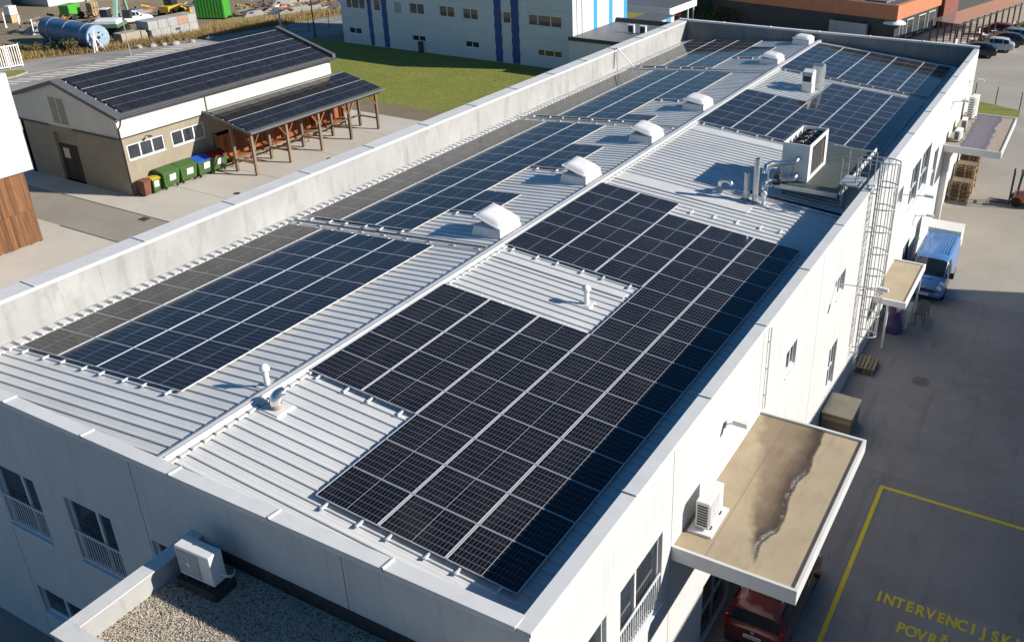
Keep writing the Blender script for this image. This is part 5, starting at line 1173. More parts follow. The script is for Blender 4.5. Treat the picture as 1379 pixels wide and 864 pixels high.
def bin2(label, loc, rz, body, lid, sign=True):
    t = thing('wheeled_bin', label, 'bin', loc, rz, None)
    q = MB(); q.hexa([(-0.22,-0.25,0.08),(0.22,-0.25,0.08),(0.22,0.22,0.08),(-0.22,0.22,0.08),(-0.28,-0.34,0.98),(0.28,-0.34,0.98),(0.28,0.30,1.0),(-0.28,0.30,1.0)]); q.build('body', M[body], t, world=False, bevel=0.02)
    q = MB(); q.prism([(-0.38, 0.97), (0.34, 1.0), (0.34, 1.05), (-0.1, 1.09), (-0.38, 1.02)], lambda u, v, w: (w, u, v), -0.30, 0.30); q.build('lid', M[lid], t, world=False)
    for sx in (-0.2, 0.2): q = MB(); q.cyl((sx-0.03, 0.25, 0.1), (sx+0.03, 0.25, 0.1), 0.1, n=12); q.build('wheel', M['black'], t, world=False)
    if sign: q = MB(); q.hexa([(-0.16,-0.295,0.45),(0.16,-0.295,0.45),(0.16,-0.28,0.45),(-0.16,-0.28,0.45),(-0.16,-0.345,0.88),(0.16,-0.345,0.88),(0.16,-0.32,0.88),(-0.16,-0.32,0.88)]); q.build('notice', M['paper'], t, world=False)
bin2('small green bin with yellow lid', (24.66, 35.75, 0), R(-4), 'bin_green', 'lid_yellow')
bin2('small brown bin at the corner of the workshop', (23.98, 35.8, 0), R(5), 'bin_brown', 'bin_brown', False)

# ================================================================== white block with timber cladding
wb = thing('clad_building', 'white building over weathered timber cladding', 'building', (10, 36, 0))
q = MB(); q.box(-8, 16.75, 34.45, 46, 4.25, 9.65); q.build('upper_wall', M['white_render'], wb)
q = MB(); q.box(-7.9, 16.2, 34.75, 45.9, 0, 4.249); q.build('core', M['concrete_dark'], wb)
for row, (z0, z1) in enumerate(((0.04, 1.98), (2.0, 4.24))):
    for i in range(30):
        x = 16.28-(i+1)*0.142; q = MB(); dz = random.uniform(0, .06) if row == 0 else 0
        q.box(x, x+0.136, 34.66-random.uniform(0, .012)-0.02*row, 34.745, z0+dz, z1); q.build('cladding_board', M['wood_board'], wb)
q = MB(); q.box(16.201, 16.27, 34.76, 45.9, 0.04, 4.24); q.build('side_cladding', M['wood_board'], wb)
# sliding gate
gt = thing('sliding_gate', 'white slatted metal gate at the road', 'gate', (40.5, 79, 0), R(-9))
for (a, b) in ((-6.0, -3.1), (-3.0, 0.8), (0.95, 2.1)):
    q = MB(); q.box(a, b, -0.04, 0.04, 0.12, 0.22); q.box(a, b, -0.04, 0.04, 2.1, 2.22); q.box(a, a+0.1, -0.039, 0.039, 0.22, 2.1); q.box(b-0.1, b, -0.039, 0.039, 0.22, 2.1); f_ = q.build('frame', M['white_paint'], gt, world=False)
    k = int((b-a)/0.2)
    for i in range(1, k): x = a+(b-a)*i/k; q = MB(); q.box(x-0.035, x+0.035, -0.02, 0.02, 0.22, 2.1); q.build('slat', M['white_paint'], f_, world=False)
q = MB(); q.box(-0.9, -0.2, -0.07, -0.045, 1.1, 1.7); q.build('sign', M['paper'], gt, world=False)
for x in (-6, -3.05, 0.88, 2.1): q = MB(); q.box(x-0.04, x+0.04, 0.045, 0.12, 0, 2.3); q.build('post', M['white_paint'], gt, world=False)

# ================================================================== long blue and white building
M['blue_stripe'] = mat('blue_stripe', (0.014, 0.062, 0.25), 0.6, var=0.08, scale=2); M['blue_light'] = mat('blue_light', (0.05, 0.30, 0.72), 0.5, var=0.06)
M['clad_white'] = mat('clad_white', (0.56, 0.60, 0.63), 0.7, var=0.05, scale=0.8, streak=0.08)
bb = thing('office_building', 'long white office building with dark blue vertical stripes', 'building', (66.8, 43, 0))
BX, BY0, BY1, BH, BX2 = 66.8, 28.45, 58.2, 9.0, 78.4
fnB = lambda u, v, d: (BX+d, u, v)
OPS = [(54.6, 57.3, 3.85, 5.05), (55.5, 57.3, 1.1, 1.8), (52.5, 53.4, 3.85, 5.05), (46.5, 48.45, 3.95, 5.08), (46.6, 48.4, 1.12, 1.76), (42.55, 44.5, 3.98, 5.1), (39.6, 41.5, 3.98, 5.1), (39.65, 41.4, 1.12, 1.8), (35.6, 36.56, 3.98, 5.15), (29.65, 33.5, 4.04, 5.15), (29.7, 32.5, 1.12, 1.8)]
q = MB(); wall_openings(q, fnB, BY0, BY1, 0, BH, OPS, 0.18); q.build('wall', M['clad_white'], bb)
for (a, b, c, d) in OPS:
    sp_ = (0.33, 0.72) if b-a > 2.5 else ((0.5,) if b-a > 1.2 else ())
    window(bb, fnB, a, b, c, d, depth=0.12, split=sp_, frame=0.07, glass='glass')
for (a, b) in ((53.75, 54.25), (51.6, 52.25), (36.75, 37.55), (34.65, 35.5)):
    n_ = 14
    for i in range(n_):
        z0, z1 = 0.05+i*(BH-0.05)/n_, 0.05+(i+1)*(BH-0.05)/n_
        q = MB(); o = 0.05*(i % 2); q.box(BX-0.025, BX-0.001, a-o, b+o, z0, z1-0.004); q.build('stripe_panel', M['blue_stripe'], bb)
q = MB(); q.box(BX-0.02, BX-0.001, 49.55, 50.45, 3.9, 5.0); q.build('blind_panel', M['ac_grey'], bb)
q = MB(); q.box(BX-0.25, BX-0.001, 46.98, 47.5, 0, 1.15); q.build('meter_box', M['dark_metal'], bb)
q = MB(); q.box(BX+0.3, BX2, BY0+0.001, BY1, 0, BH); q.build('core', M['clad_white'], bb)
for i in range(14):
    x = BX+0.02+i*0.83; m_ = 'blue_light' if i in (5, 9, 13) else 'clad_white'
    q = MB(); q.box(x, x+0.81, BY0-0.045, BY0-0.001, 3.0, BH); q.build('cladding_panel', M[m_] if m_ == 'blue_light' else M['white_paint'], bb)
for zz in (2.85, 5.7, 8.5): q = MB(); q.box(BX-0.012, BX-0.002, BY0, BY1, zz, zz+0.02); q.build('seam', M['ac_grey'], bb)
for xx in (67.6, 68.6): q = MB(); q.cyl((xx, BY0-0.11, 3.2), (xx, BY0-0.11, 9), 0.06, n=8); q.build('downpipe', M['white_paint'], bb)
q = MB(); q.box(BX-0.03, BX2, BY0-0.05, BY1+0.03, BH, BH+0.1); q.build('roof', M['roof_grey'], bb)
# flat entrance wing
ew = thing('entrance_wing', 'low flat-roofed wing with dark parapet edge beside the blue-striped building', 'building', (72, 25, 0))
fnE = lambda u, v, d: (66.0+d, u, v)
q = MB(); wall_openings(q, fnE, 20.5, 28.4, 0, 3.3, [(23.35, 24.1, 1.4, 2.3), (22.0, 22.8, 1.4, 2.3)], 0.12); q.build('wall', M['clad_white'], ew)
for (a, b) in ((23.35, 24.1), (22.0, 22.8)): window(ew, fnE, a, b, 1.4, 2.3, depth=0.08, split=(), frame=0.08)
q = MB(); q.box(66.31, 76, 20.5, 28.39, 0, 3.3); q.build('core', M['clad_white'], ew)
q = MB(); q.box(65.9, 76.1, 20.4, 28.4, 3.301, 3.42); q.build('roof', M['roof_grey'], ew)
q = MB(); q.box(65.85, 65.95, 20.4, 28.4, 3.2, 3.56); q.build('parapet', M['dark_metal'], ew); q = MB(); q.box(75.8, 76.15, 20.4, 28.4, 3.421, 3.8); q.build('parapet', M['dark_metal'], ew)
for (yy) in (22.6, 23.9):
    q = MB(); q.box(71.0, 71.3, yy, yy+0.7, 3.421, 4.2); o = q.build('roof_hatch', M['white_paint'], ew)
    q = MB(); q.box(70.98, 70.999, yy+0.1, yy+0.6, 3.5, 4.1); q.build('pane', M['glass'], o)
lb = thing('low_blue_wing', 'low grey-roofed wing with light blue and white end panels', 'building', (80, 27, 0))
q = MB(); q.box(77.6, 83.6, 25.2, 28.3, 0, 3.0); q.build('wall', M['clad_white'], lb); q = MB(); q.box(77.5, 83.7, 25.1, 28.4, 3.001, 3.12); q.build('roof', M['roof_grey'], lb)
for i in range(8): q = MB(); x = 77.65+i*0.74; q.box(x, x+0.72, 25.15, 25.19, 0.1, 2.98); q.build('wall_panel', M['blue_light' if i in (2, 5, 6) else 'white_paint'], lb)
cp = thing('flat_canopy', 'wide flat canopy with white fascia on slim white columns', 'canopy', (92, 31, 0))
q = MB(); q.box(88.2, 96.2, 27.8, 40, 2.75, 2.85); q.build('roof', M['roof_grey'], cp)
for i in range(13): q = MB(); x = 88.2+i*0.615; q.box(x, x+0.60, 27.75, 27.795, 2.1, 2.9); q.build('fascia_panel', M['white_paint'], cp)
q = MB(); q.box(88.15, 88.195, 27.8, 40, 2.1, 2.9); q.build('fascia', M['clad_white'], cp)
for (x, y) in ((94.3, 28.1), (96.0, 28.1), (88.6, 28.1), (88.6, 34), (96, 34)): q = MB(); q.cyl((x, y, 0), (x, y, 2.75), 0.09, n=10); q.build('column', M['white_paint'], cp)
sheet_obj('side_lawn', [(84, 26.5), (99, 26.5), (112, 31), (112, 41), (84, 41)], -0.003, M['lawn'])
# ================================================================== orange building and terrace
M['orange_clad'] = mat('orange_clad', (0.50, 0.19, 0.09), 0.7, var=0.06, scale=0.6); M['dark_clad'] = mat('dark_clad', (0.035, 0.042, 0.042), 0.6, var=0.15, scale=1); M['rust_clad'] = mat('rust_clad', (0.22, 0.07, 0.045), 0.7, var=0.1)
ob = thing('orange_building', 'low building with orange fascia band above dark walls', 'building', (94.1, 3.35, 0), R(-11))
def bx(nm, mt, a, parent=None): q = MB(); q.box(*a); return q.build(nm, M[mt], parent or ob, world=False)
bx('wall', 'dark_clad', (0.3, 40, -0.0, 24, 0, 2.699)); 
for i in range(20): bx('fascia_panel', 'orange_clad', (0.0, 0.29, 0.3+i*1.2, 0.3+i*1.2+1.19, 2.7, 4.3))
for i in range(11): bx('fascia_panel', 'orange_clad', (0.0+i*1.2, 0.0+i*1.2+1.19, -0.25, 0.29, 2.7, 4.3))
bx('tower', 'rust_clad', (13.3, 18.0, -0.6, 8, 0, 11.5)); bx('upper_block', 'orange_clad', (18.1, 46, -0.5, 12, 2.8, 11.0))
bx('roof', 'roof_grey', (0.31, 13.2, 0.31, 24, 2.71, 4.1))
for i in range(14): bx('roof_unit', 'solar_house', (2+(i % 7)*1.5, 3.3+(i % 7)*1.5, 2+(i//7)*3, 4.4+(i//7)*3, 4.11, 4.28))
for (a, b) in ((1.6, 2.6), (3.6, 5.4), (7.0, 9.0), (10, 12)):
    w_ = bx('window', 'white_frame', (a, b, -0.06, -0.002, 0.3, 2.3)); bx('pane', 'glass', (a+0.08, b-0.08, -0.075, -0.055, 0.38, 2.22), w_)
bx('wall_box', 'concrete', (-0.5, -0.01, 3.0, 7.5, 0, 2.0)); 
for k in range(7): bx('vent_louvre', 'ac_grey', (-0.53, -0.501, 3.2+k*0.6, 3.6+k*0.6, 0.6, 1.8))
M['awning'] = mat('awning', (0.20, 0.17, 0.15), 0.12, var=0.06, scale=1.2, spec=0.7)
pc_ = thing('terrace_canopy', 'sloping ribbed canopy over a terrace beside the orange building', 'canopy', (94, -1.8, 0), R(-14.5))
for i in range(31):
    q = MB(); x = i*0.62; q.hexa([(x,-1.5,2.95),(x+0.60,-1.5,2.95),(x+0.60,1.5,3.0),(x,1.5,3.0),(x,-1.5,3.0),(x+0.60,-1.5,3.0),(x+0.60,1.5,3.05),(x,1.5,3.05)]); q.build('roof_panel', M['awning'], pc_, world=False)
for i in range(11):
    for y in (-1.45, 1.3): q = MB(); q.box(i*1.85, i*1.85+0.14, y-0.07, y+0.07, 0, 2.95 if y < 0 else 2.99); q.build('post', M['dark_metal'], pc_, world=False)
q = MB(); q.box(0, 19, -1.53, -1.45, 2.72, 2.84); q.build('edge_beam', M['dark_metal'], pc_, world=False)
def chair(x, y, rz, i):
    t = thing('terrace_chair', 'white terrace chair under the ribbed canopy', 'chair', (x, y, 0), rz, 'white chairs on the terrace')
    q = MB(); q.box(-0.25, 0.25, -0.25, 0.25, 0.42, 0.47); q.build('seat', M['white_paint'], t, world=False)
    q = MB(); q.box(-0.25, 0.25, 0.21, 0.25, 0.48, 0.95); q.build('backrest', M['white_paint'], t, world=False)
    for (a, b) in ((-0.22, -0.22), (0.22, -0.22), (-0.22, 0.22), (0.22, 0.22)): q = MB(); q.bar((a*1.1, b*1.1, 0), (a, b, 0.42), 0.04); q.build('leg', M['white_paint'], t, world=False)
rr = random.Random(11)
CA, SA = math.cos(R(-14.5)), math.sin(R(-14.5))
for i in range(16):
    u, v = 1.2+i*1.12, rr.uniform(-2.6, -0.4); chair(94+u*CA-v*SA, -1.8+u*SA+v*CA, rr.uniform(0, 6.28), i)
for i in range(6):
    u, v = 2+i*3.0, -1.6; x, y = 94+u*CA-v*SA, -1.8+u*SA+v*CA
    t = thing('terrace_table', 'round white terrace table between the chairs', 'table', (x, y, 0), 0, 'tables on the terrace')
    q = MB(); q.cyl((0, 0, 0.71), (0, 0, 0.74), 0.42, n=20); q.build('top', M['white_paint'], t, world=False); q = MB(); q.cyl((0, 0, 0.02), (0, 0, 0.71), 0.04, n=8); q.cyl((0, 0, 0), (0, 0, 0.03), 0.25, n=16); q.build('pedestal', M['dark_metal'], t, world=False)
# ---- foliage helpers
def leaf_cloud(pts, rad, n, seed, size=0.12, flat=1.0):
    rng = np.random.default_rng(seed); V = []; F = []
    pts = np.array(pts, float); k = len(pts)
    idx = rng.integers(0, k, n); d = rng.normal(size=(n, 3)); d /= np.linalg.norm(d, axis=1)[:, None]
    r = rad*(rng.uniform(0.35, 1.0, n)**0.5)
    P = pts[idx]+d*r[:, None]*np.array([1, 1, flat])
    a = rng.normal(size=(n, 3)); a /= np.linalg.norm(a, axis=1)[:, None]; b = np.cross(a, rng.normal(size=(n, 3))); b /= np.linalg.norm(b, axis=1)[:, None]
    s = size*rng.uniform(0.6, 1.4, n)[:, None]
    Q = np.stack([P-a*s, P+b*s*0.55, P+a*s, P-b*s*0.55], 1).reshape(-1, 3); Q[:, 2] = np.maximum(Q[:, 2], 0.02)
    Fa = np.arange(4*n).reshape(-1, 4)
    return Q.tolist(), Fa.tolist()
def leaf_mat(name, a, b):
    q = NB(name); p = q.pos(); n = q.noise(p, 1.3, 4); f = q.noise(p, 18, 2)
    c = q.mix(q.ramp(n, 0.35, 0.7), a, b); c = q.mix(q.ramp(f, 0.4, 0.7, 0, 0.6), c, tuple(v*0.45 for v in a)); return q.fin(c, 0.7)
M['leaf'] = leaf_mat('leaf', (0.05, 0.085, 0.018), (0.10, 0.125, 0.03)); M['leaf_olive'] = leaf_mat('leaf_olive', (0.13, 0.12, 0.035), (0.19, 0.15, 0.05)); M['leaf_dark'] = leaf_mat('leaf_dark', (0.028, 0.045, 0.014), (0.05, 0.07, 0.02))
def mesh_obj(name, V, F, mt, parent=None, loc=(0,0,0)):
    me = bpy.data.meshes.new(name); me.from_pydata(V, [], F); me.materials.append(mt); return newob(name, me, parent, loc)
def shrub(label, x, y, w, h, seed, mt='leaf', group=None, n=700, name='shrub', size=0.10):
    t = thing(name, label, 'shrub', (x, y, 0), 0, group); rng = random.Random(seed)
    pts = [(rng.uniform(-w/2, w/2)*0.7, rng.uniform(-w/2, w/2)*0.7, rng.uniform(0.3, 0.85)*h) for _ in range(9)]
    V, F = leaf_cloud(pts, min(w, h)*0.33, n, seed, size); mesh_obj('foliage', V, F, M[mt], t)
    q = MB(); [q.tube([(0.02*i, 0, 0), (p[0]*0.5, p[1]*0.5, p[2]*0.5), p], [0.03, 0.02, 0.008], 5) for i, p in enumerate(pts[:6])]; q.build('stems', M['wood_dark'], t, world=False)
for i in range(14):
    u = 1.0+i*1.35; v = -3.0+rr.uniform(-.2, .2)
    shrub('olive hedge shrub between the terrace and the parked cars', 94+u*CA-v*SA, -1.8+u*SA+v*CA, 1.4, rr.uniform(0.9, 1.3), 40+i, 'leaf_olive', 'hedge shrubs along the terrace', 420)
# tall hedge beyond the rear parapet
for i in range(14):
    x, y = 99+rr.uniform(-0.6, 0.6), 17.0+i*0.95
    shrub('tall feathery green hedge shrub in front of the dark hall', x, y, 1.7, 2.2-0.07*(13-i)+rr.uniform(-.2, .3), 80+i, 'leaf_olive' if i % 3 == 0 else 'leaf', 'tall hedge shrubs before the dark hall', 520)
# dark hall behind
dh = thing('dark_hall', 'dark clad hall in shade behind the hedge', 'building', (112, 25, 0))
bx('wall', 'dark_clad', (-5, 10, -9.5, 14, 0, 7), dh)
for i in range(6): w_ = bx('window', 'dark_metal', (-5.05, -5.0, -6+i*3.2, -4.2+i*3.2, 1.0, 3.0), dh); bx('pane', 'glass', (-5.07, -5.045, -5.9+i*3.2, -4.3+i*3.2, 1.1, 2.9), w_)
bx('roof', 'roof_grey', (-5.2, 10.2, -9.7, 14.2, 7.001, 7.15), dh)
# white parasols near the rear corner
for (x, y, lb_) in ((97.2, 10.2, 'white pointed parasol top beyond the rear parapet'), (95.2, 3.6, 'flat cream parasol by the orange building')):
    t = thing('parasol', lb_, 'parasol', (x, y, 0))
    q = MB(); q.lathe([(0.001, 2.9), (0.6, 2.62), (1.3, 2.32), (1.32, 2.2)], n=8); q.build('canopy', M['paper'], t, world=False)
    q = MB(); q.cyl((0, 0, 0), (0, 0, 2.85), 0.03, n=8); q.cyl((0, 0, 0), (0, 0, 0.08), 0.3, n=14); q.build('pole', M['galv'], t, world=False)
    for k in range(8): a = k*math.pi/4; q = MB(); q.bar((0, 0, 2.2), (1.2*math.cos(a), 1.2*math.sin(a), 2.3), 0.02); q.build('rib', M['galv'], t, world=False)
# lamp posts and masts
def lamp(label, x, y, h, mt='galv', head=True, r=0.06, lean=0.0):
    t = thing('lamp_post', label, 'lamp post', (x, y, 0)); q = MB(); q.cyl((0, 0, 0), (lean, 0, h), r, r*0.55, n=10); q.cyl((0, 0, 0), (0, 0, 0.35), r*1.6, n=10); q.build('pole', M[mt], t, world=False)
    if head: q = MB(); q.box(-0.5+lean, 0.12+lean, -0.12, 0.12, h-0.02, h+0.10); q.build('lamp_head', M['white_paint'], t, world=False)
lamp('short white lamp post beyond the rear parapet', 99.3, 16.4, 3.3, 'white_paint', True, 0.13)
lamp('slim grey mast behind the workshop roof', 51.0, 73.6, 8.0, 'galv', False, 0.06)
lamp('dark slim lamp post beside the blue-striped building', 67.2, 63.0, 9.0, 'dark_metal', True, 0.08)
lamp('grey lamp post by the dry grass behind the workshop', 69.3, 70.6, 2.6, 'galv', True, 0.16)
# wire fence by the road
fn = thing('wire_fence', 'dark wire fence along the paved edge beside the striped building', 'fence', (70, 65.5, 0))
fp = [(64.0, 67.3), (66.6, 66.6), (69.2, 65.9), (71.8, 65.2), (74.4, 64.5), (77, 63.8)]
for i, (x, y) in enumerate(fp):
    q = MB(); q.cyl((x, y, 0), (x, y, 1.6), 0.04, n=6); q.build('post', M['dark_metal'], fn)
    if i:
        for zz in (0.2, 0.9, 1.5): q = MB(); q.tube([(fp[i-1][0], fp[i-1][1], zz), (x, y, zz)], 0.012, 5); q.build('wire', M['dark_metal'], fn)

# ================================================================== builders' yard
M['tank_blue'] = mat('tank_blue', (0.075, 0.15, 0.26), 0.5, var=0.25, scale=1.2, streak=0.2); M['tank_pale'] = mat('tank_pale', (0.30, 0.40, 0.50), 0.55, var=0.2, scale=2)
tk = thing('steel_tank', 'big blue cylindrical tank lying on the ground', 'tank', (51.5, 83.0, 0))
q = MB(); q.cyl((51.9, 88.2, 1.35), (51.25, 78.9, 1.35), 1.3, n=28, cap=False); q.build('shell', M['tank_blue'], tk)
q = MB(); q.cyl((51.25, 78.9, 1.35), (51.24, 78.75, 1.35), 1.3, 1.27, n=28); q.build('end_plate', M['tank_pale'], tk); q = MB(); q.cyl((51.9, 88.2, 1.35), (51.92, 88.5, 1.35), 1.3, 1.1, n=28); q.build('end_plate', M['tank_blue'], tk)
for (dx, dz, r) in ((-0.25, -0.55, 0.32), (0.15, 0.5, 0.10), (0.05, 0.0, 0.18), (0.5, 0.2, 0.08)): q = MB(); q.cyl((51.24+dx, 78.77, 1.35+dz), (51.24+dx, 78.66, 1.35+dz), r, n=14); q.build('port', M['dark_metal'], tk)
for k in (0.15, 0.5, 0.85): q = MB(); y = 88.2-9.3*k; x = 51.9-0.65*k; q.cyl((x, y, 1.35), (x, y-0.12, 1.35), 1.335, n=28); q.build('band', M['tank_pale'], tk)
for k in (0.1, 0.9): q = MB(); y = 88.2-9.3*k; q.box(50.7, 52.4, y-0.15, y+0.15, 0, 0.3); q.build('saddle', M['wood_dark'], tk)
for (x, y) in ((51.0, 86.8), (51.1, 83.5), (50.5, 78.4)):
    t = thing('concrete_strut', 'white concrete fence strut leaning before the blue tank', 'post', (x, y, 0), 0, 'struts along the yard fence')
    q = MB(); q.bar((0, 0, 0), (0, 0, 2.1), 0.14); q.build('upright', M['white_paint'], t, world=False)
    q = MB(); q.bar((0.75, -0.4, 0), (0.05, 0, 1.7), 0.12); q.bar((-0.55, -0.4, 0), (-0.05, 0, 1.7), 0.10); q.build('brace', M['white_paint'], t, world=False)
for (x, y) in ((52.9, 93.2), (53.3, 96.4), (54.0, 100.5)):
    q = MB(); q.bar((x, y, 0), (x+0.05, y, 1.8), 0.12); q.box(x-0.12, x+0.12, y-0.12, y+0.12, 0, 0.12); tag(q.build('fence_post', M['white_paint'], None, org=(x, y, 0)), 'pale concrete fence post along the builders yard', 'post', 'concrete posts of the builders yard')
# concrete blocks
def block(label, x0, x1, y0, y1, z0, z1, mt, grp=None, mk=None):
    q = MB(); q.box(x0, x1, y0, y1, z0, z1); o = q.build('concrete_block', M[mt], None, org=((x0+x1)/2, (y0+y1)/2, z0), bevel=0.03); tag(o, label, 'block', grp)
M['concrete_rusty'] = concrete_mat('concrete_rusty', (0.50, 0.33, 0.25), (0.42, 0.24, 0.16))
block('tan concrete block beside the blue tank', 54.1, 56.5, 79.0, 80.4, 0, 1.15, 'concrete_warm'); block('tan concrete block at the end of the grey row', 56.55, 57.3, 78.9, 80.3, 0, 1.12, 'concrete_warm')
for i in range(5): block(('first', 'second', 'third', 'fourth', 'fifth')[i]+' pale block from the tan ones in the bottom row', 57.5+i*1.28, 57.5+i*1.28+1.25, 78.4, 80.2, 0, 1.05, 'concrete', 'bottom row of concrete blocks')
for i in range(5):
    if i == 3: block('rust stained concrete block in the top row', 57.3+i*1.33, 57.3+i*1.33+1.30, 78.5, 80.6, 1.06, 2.0, 'concrete_rusty')
    else: block(('first', 'second', 'third', 'fourth', 'fifth')[i]+' pale block from the blue tank in the top row', 57.3+i*1.33, 57.3+i*1.33+1.30, 78.5, 80.6, 1.06, 2.0, 'concrete', 'top row of concrete blocks')
# excavator
ex = thing('excavator', 'white and green tracked excavator behind the concrete blocks', 'excavator', (57.8, 85.5, 0), R(35))
M['ex_green'] = mat('ex_green', (0.10, 0.20, 0.09), 0.45, var=0.1); M['ex_pale'] = mat('ex_pale', (0.25, 0.42, 0.32), 0.45, var=0.1)
for y in (-1.0, 1.0):
    q = MB(); q.prism([(-1.7, 0.15), (-1.4, 0.0), (1.4, 0.0), (1.7, 0.15), (1.75, 0.5), (1.4, 0.75), (-1.4, 0.75), (-1.75, 0.5)], lambda u, v, w: (u, w, v), y-0.28, y+0.28); tr = q.build('track', M['black'], ex, world=False)
    for k in range(5): q = MB(); q.cyl((-1.3+k*0.65, y-0.29, 0.35), (-1.3+k*0.65, y+0.29, 0.35), 0.2, n=12); q.build('roller', M['wood_dark'], tr, world=False)
bx('undercarriage', 'dark_metal', (-0.8, 0.8, -0.75, 0.75, 0.4, 0.9), ex)
q = MB(); q.box(-2.0, 1.2, -1.25, 1.25, 0.95, 1.35); q.build('house_lower', M['ex_green'], ex, world=False, bevel=0.08)
q = MB(); q.box(-2.05, 0.1, -1.25, 1.25, 1.351, 1.85); q.build('engine_cover', M['white_paint'], ex, world=False, bevel=0.1)
q = MB(); q.box(0.0, 1.25, 0.35, 1.22, 1.352, 2.75); cb = q.build('cab', M['black'], ex, world=False, bevel=0.06)
bx('cab_window', 'glass', (0.1, 1.15, 0.33, 0.349, 1.7, 2.6), cb); bx('cab_window', 'glass', (1.252, 1.268, 0.45, 1.12, 1.5, 2.6), cb); bx('cab_roof', 'white_paint', (-0.02, 1.27, 0.33, 1.24, 2.751, 2.81), cb)
q = MB(); q.bar((0.9, -0.1, 1.5), (2.4, -0.1, 4.1), 0.38, 0.5); q.bar((2.4, -0.1, 4.1), (4.3, -0.1, 4.4), 0.36, 0.45); q.build('boom', M['ex_pale'], ex, world=False)
q = MB(); q.bar((4.3, -0.1, 4.5), (4.9, -0.1, 1.9), 0.3, 0.35); q.build('arm', M['ex_pale'], ex, world=False)
q = MB(); q.prism([(4.4, 1.9), (5.1, 1.9), (5.2, 1.3), (4.8, 0.9), (4.2, 1.1)], lambda u, v, w: (u, w, v), -0.55, 0.35); q.build('bucket', M['dark_metal'], ex, world=False)
# green container
M['bright_green'] = mat('bright_green', (0.07, 0.34, 0.035), 0.5, var=0.08, scale=1.5)
gc = thing('green_container', 'bright green steel container standing in the builders yard', 'container', (70.8, 83.0, 0), R(28))
q = MB(); q.box(-1.1, 1.1, -1.2, 2.4, 0.15, 2.9); q.build('body', M['bright_green'], gc, world=False)
for k in range(9): bx('rib', 'bright_green', (-1.13, -1.101, -1.1+k*0.4, -0.95+k*0.4, 0.2, 2.85), gc); 
for k in range(5): bx('rib', 'bright_green', (-0.95+k*0.45, -0.8+k*0.45, -1.23, -1.201, 0.2, 2.85), gc)
bx('runner', 'dark_metal', (-1.0, -0.8, -1.2, 2.4, 0, 0.149), gc); bx('runner', 'dark_metal', (0.8, 1.0, -1.2, 2.4, 0, 0.149), gc)
# yellow loader
M['machine_yellow'] = mat('machine_yellow', (0.58, 0.35, 0.02), 0.4, var=0.1)
yl = thing('yellow_loader', 'yellow wheel loader beside the green container', 'loader', (68.5, 88.8, 0), R(15))
q = MB(); q.box(-1.5, 1.0, -0.7, 0.7, 0.7, 1.5); q.build('body', M['machine_yellow'], yl, world=False, bevel=0.08)
q = MB(); q.box(-0.5, 0.6, -0.6, 0.6, 1.5, 2.5); q.build('cab', M['glass'], yl, world=False); bx('cab_roof', 'machine_yellow', (-0.6, 0.7, -0.68, 0.68, 2.501, 2.62), yl)
q = MB(); q.bar((0.9, 0.4, 1.3), (2.3, 0.4, 0.6), 0.2); q.bar((0.9, -0.4, 1.3), (2.3, -0.4, 0.6), 0.2); q.build('lift_arm', M['machine_yellow'], yl, world=False)
q = MB(); q.prism([(2.2, 0.2), (2.9, 0.2), (2.4, 0.5), (2.3, 1.0)], lambda u, v, w: (u, w, v), -0.95, 0.95); q.build('bucket', M['machine_yellow'], yl, world=False)
for x in (-1.0, 0.8):
    for y in (-0.8, 0.8): q = MB(); q.cyl((x, y-0.18, 0.55), (x, y+0.18, 0.55), 0.55, n=18); q.build('wheel', M['rubber'], yl, world=False)
# green tractor-like compressor, pallets, IBC, white buildings
gm = thing('green_machine', 'small green machine in the back of the builders yard', 'machine', (61.3, 98.5, 0), R(20))
q = MB(); q.box(-1.2, 1.0, -0.7, 0.7, 0.6, 1.9); q.build('hood', M['bright_green'], gm, world=False, bevel=0.1); bx('chassis', 'black', (-1.1, 1.1, -0.6, 0.6, 0.35, 0.6), gm)
for x in (-0.8, 0.8):
    for y in (-0.75, 0.75): q = MB(); q.cyl((x, y-0.14, 0.42), (x, y+0.14, 0.42), 0.42, n=16); q.build('wheel', M['rubber'], gm, world=False)
stack(63.0, 96.6, 14, 'orange-brown pallet in the tall stack behind the blue tank', 'pallets in the builders yard', R(20), PALLET)
ib = thing('liquid_tote', 'white caged liquid tote on a pallet', 'tote', (56.6, 103.2, 0), R(10))
q = MB(); q.box(-0.55, 0.55, -0.45, 0.45, 0.9, 2.0); q.build('tank', M['paper'], ib, world=False, bevel=0.08); bx('stand', 'wood_pale', (-0.6, 0.6, -0.5, 0.5, 0, 0.899), ib)
q = MB()
for k in range(5): zz = 0.95+k*0.26; q.box(-0.58, 0.58, -0.48, -0.46, zz, zz+0.02); q.box(-0.58, -0.56, -0.48, 0.48, zz, zz+0.02)
q.build('cage', M['galv'], ib, world=False)
fw = thing('white_hall', 'white hall with pale sunlit wall beyond the builders yard', 'building', (72, 118, 0))
bx('wall', 'white_render', (-6.4, 30, -8, 20, 0, 6), fw); bx('roof', 'roof_grey', (-6.6, 30.2, -8.2, 20.2, 6.001, 6.2), fw); bx('plinth', 'concrete', (-1, 14, -8.3, -8.001, 0, 0.8), fw)
for i in range(5): w_ = bx('window', 'white_frame', (-2+i*5, 0.5+i*5, -8.05, -8.002, 2.2, 3.8), fw); bx('pane', 'glass', (-1.9+i*5, 0.4+i*5, -8.07, -8.045, 2.3, 3.7), w_)
fd = thing('shed', 'dark violet-grey shed in shade behind the liquid tote', 'building', (58, 118, 0))
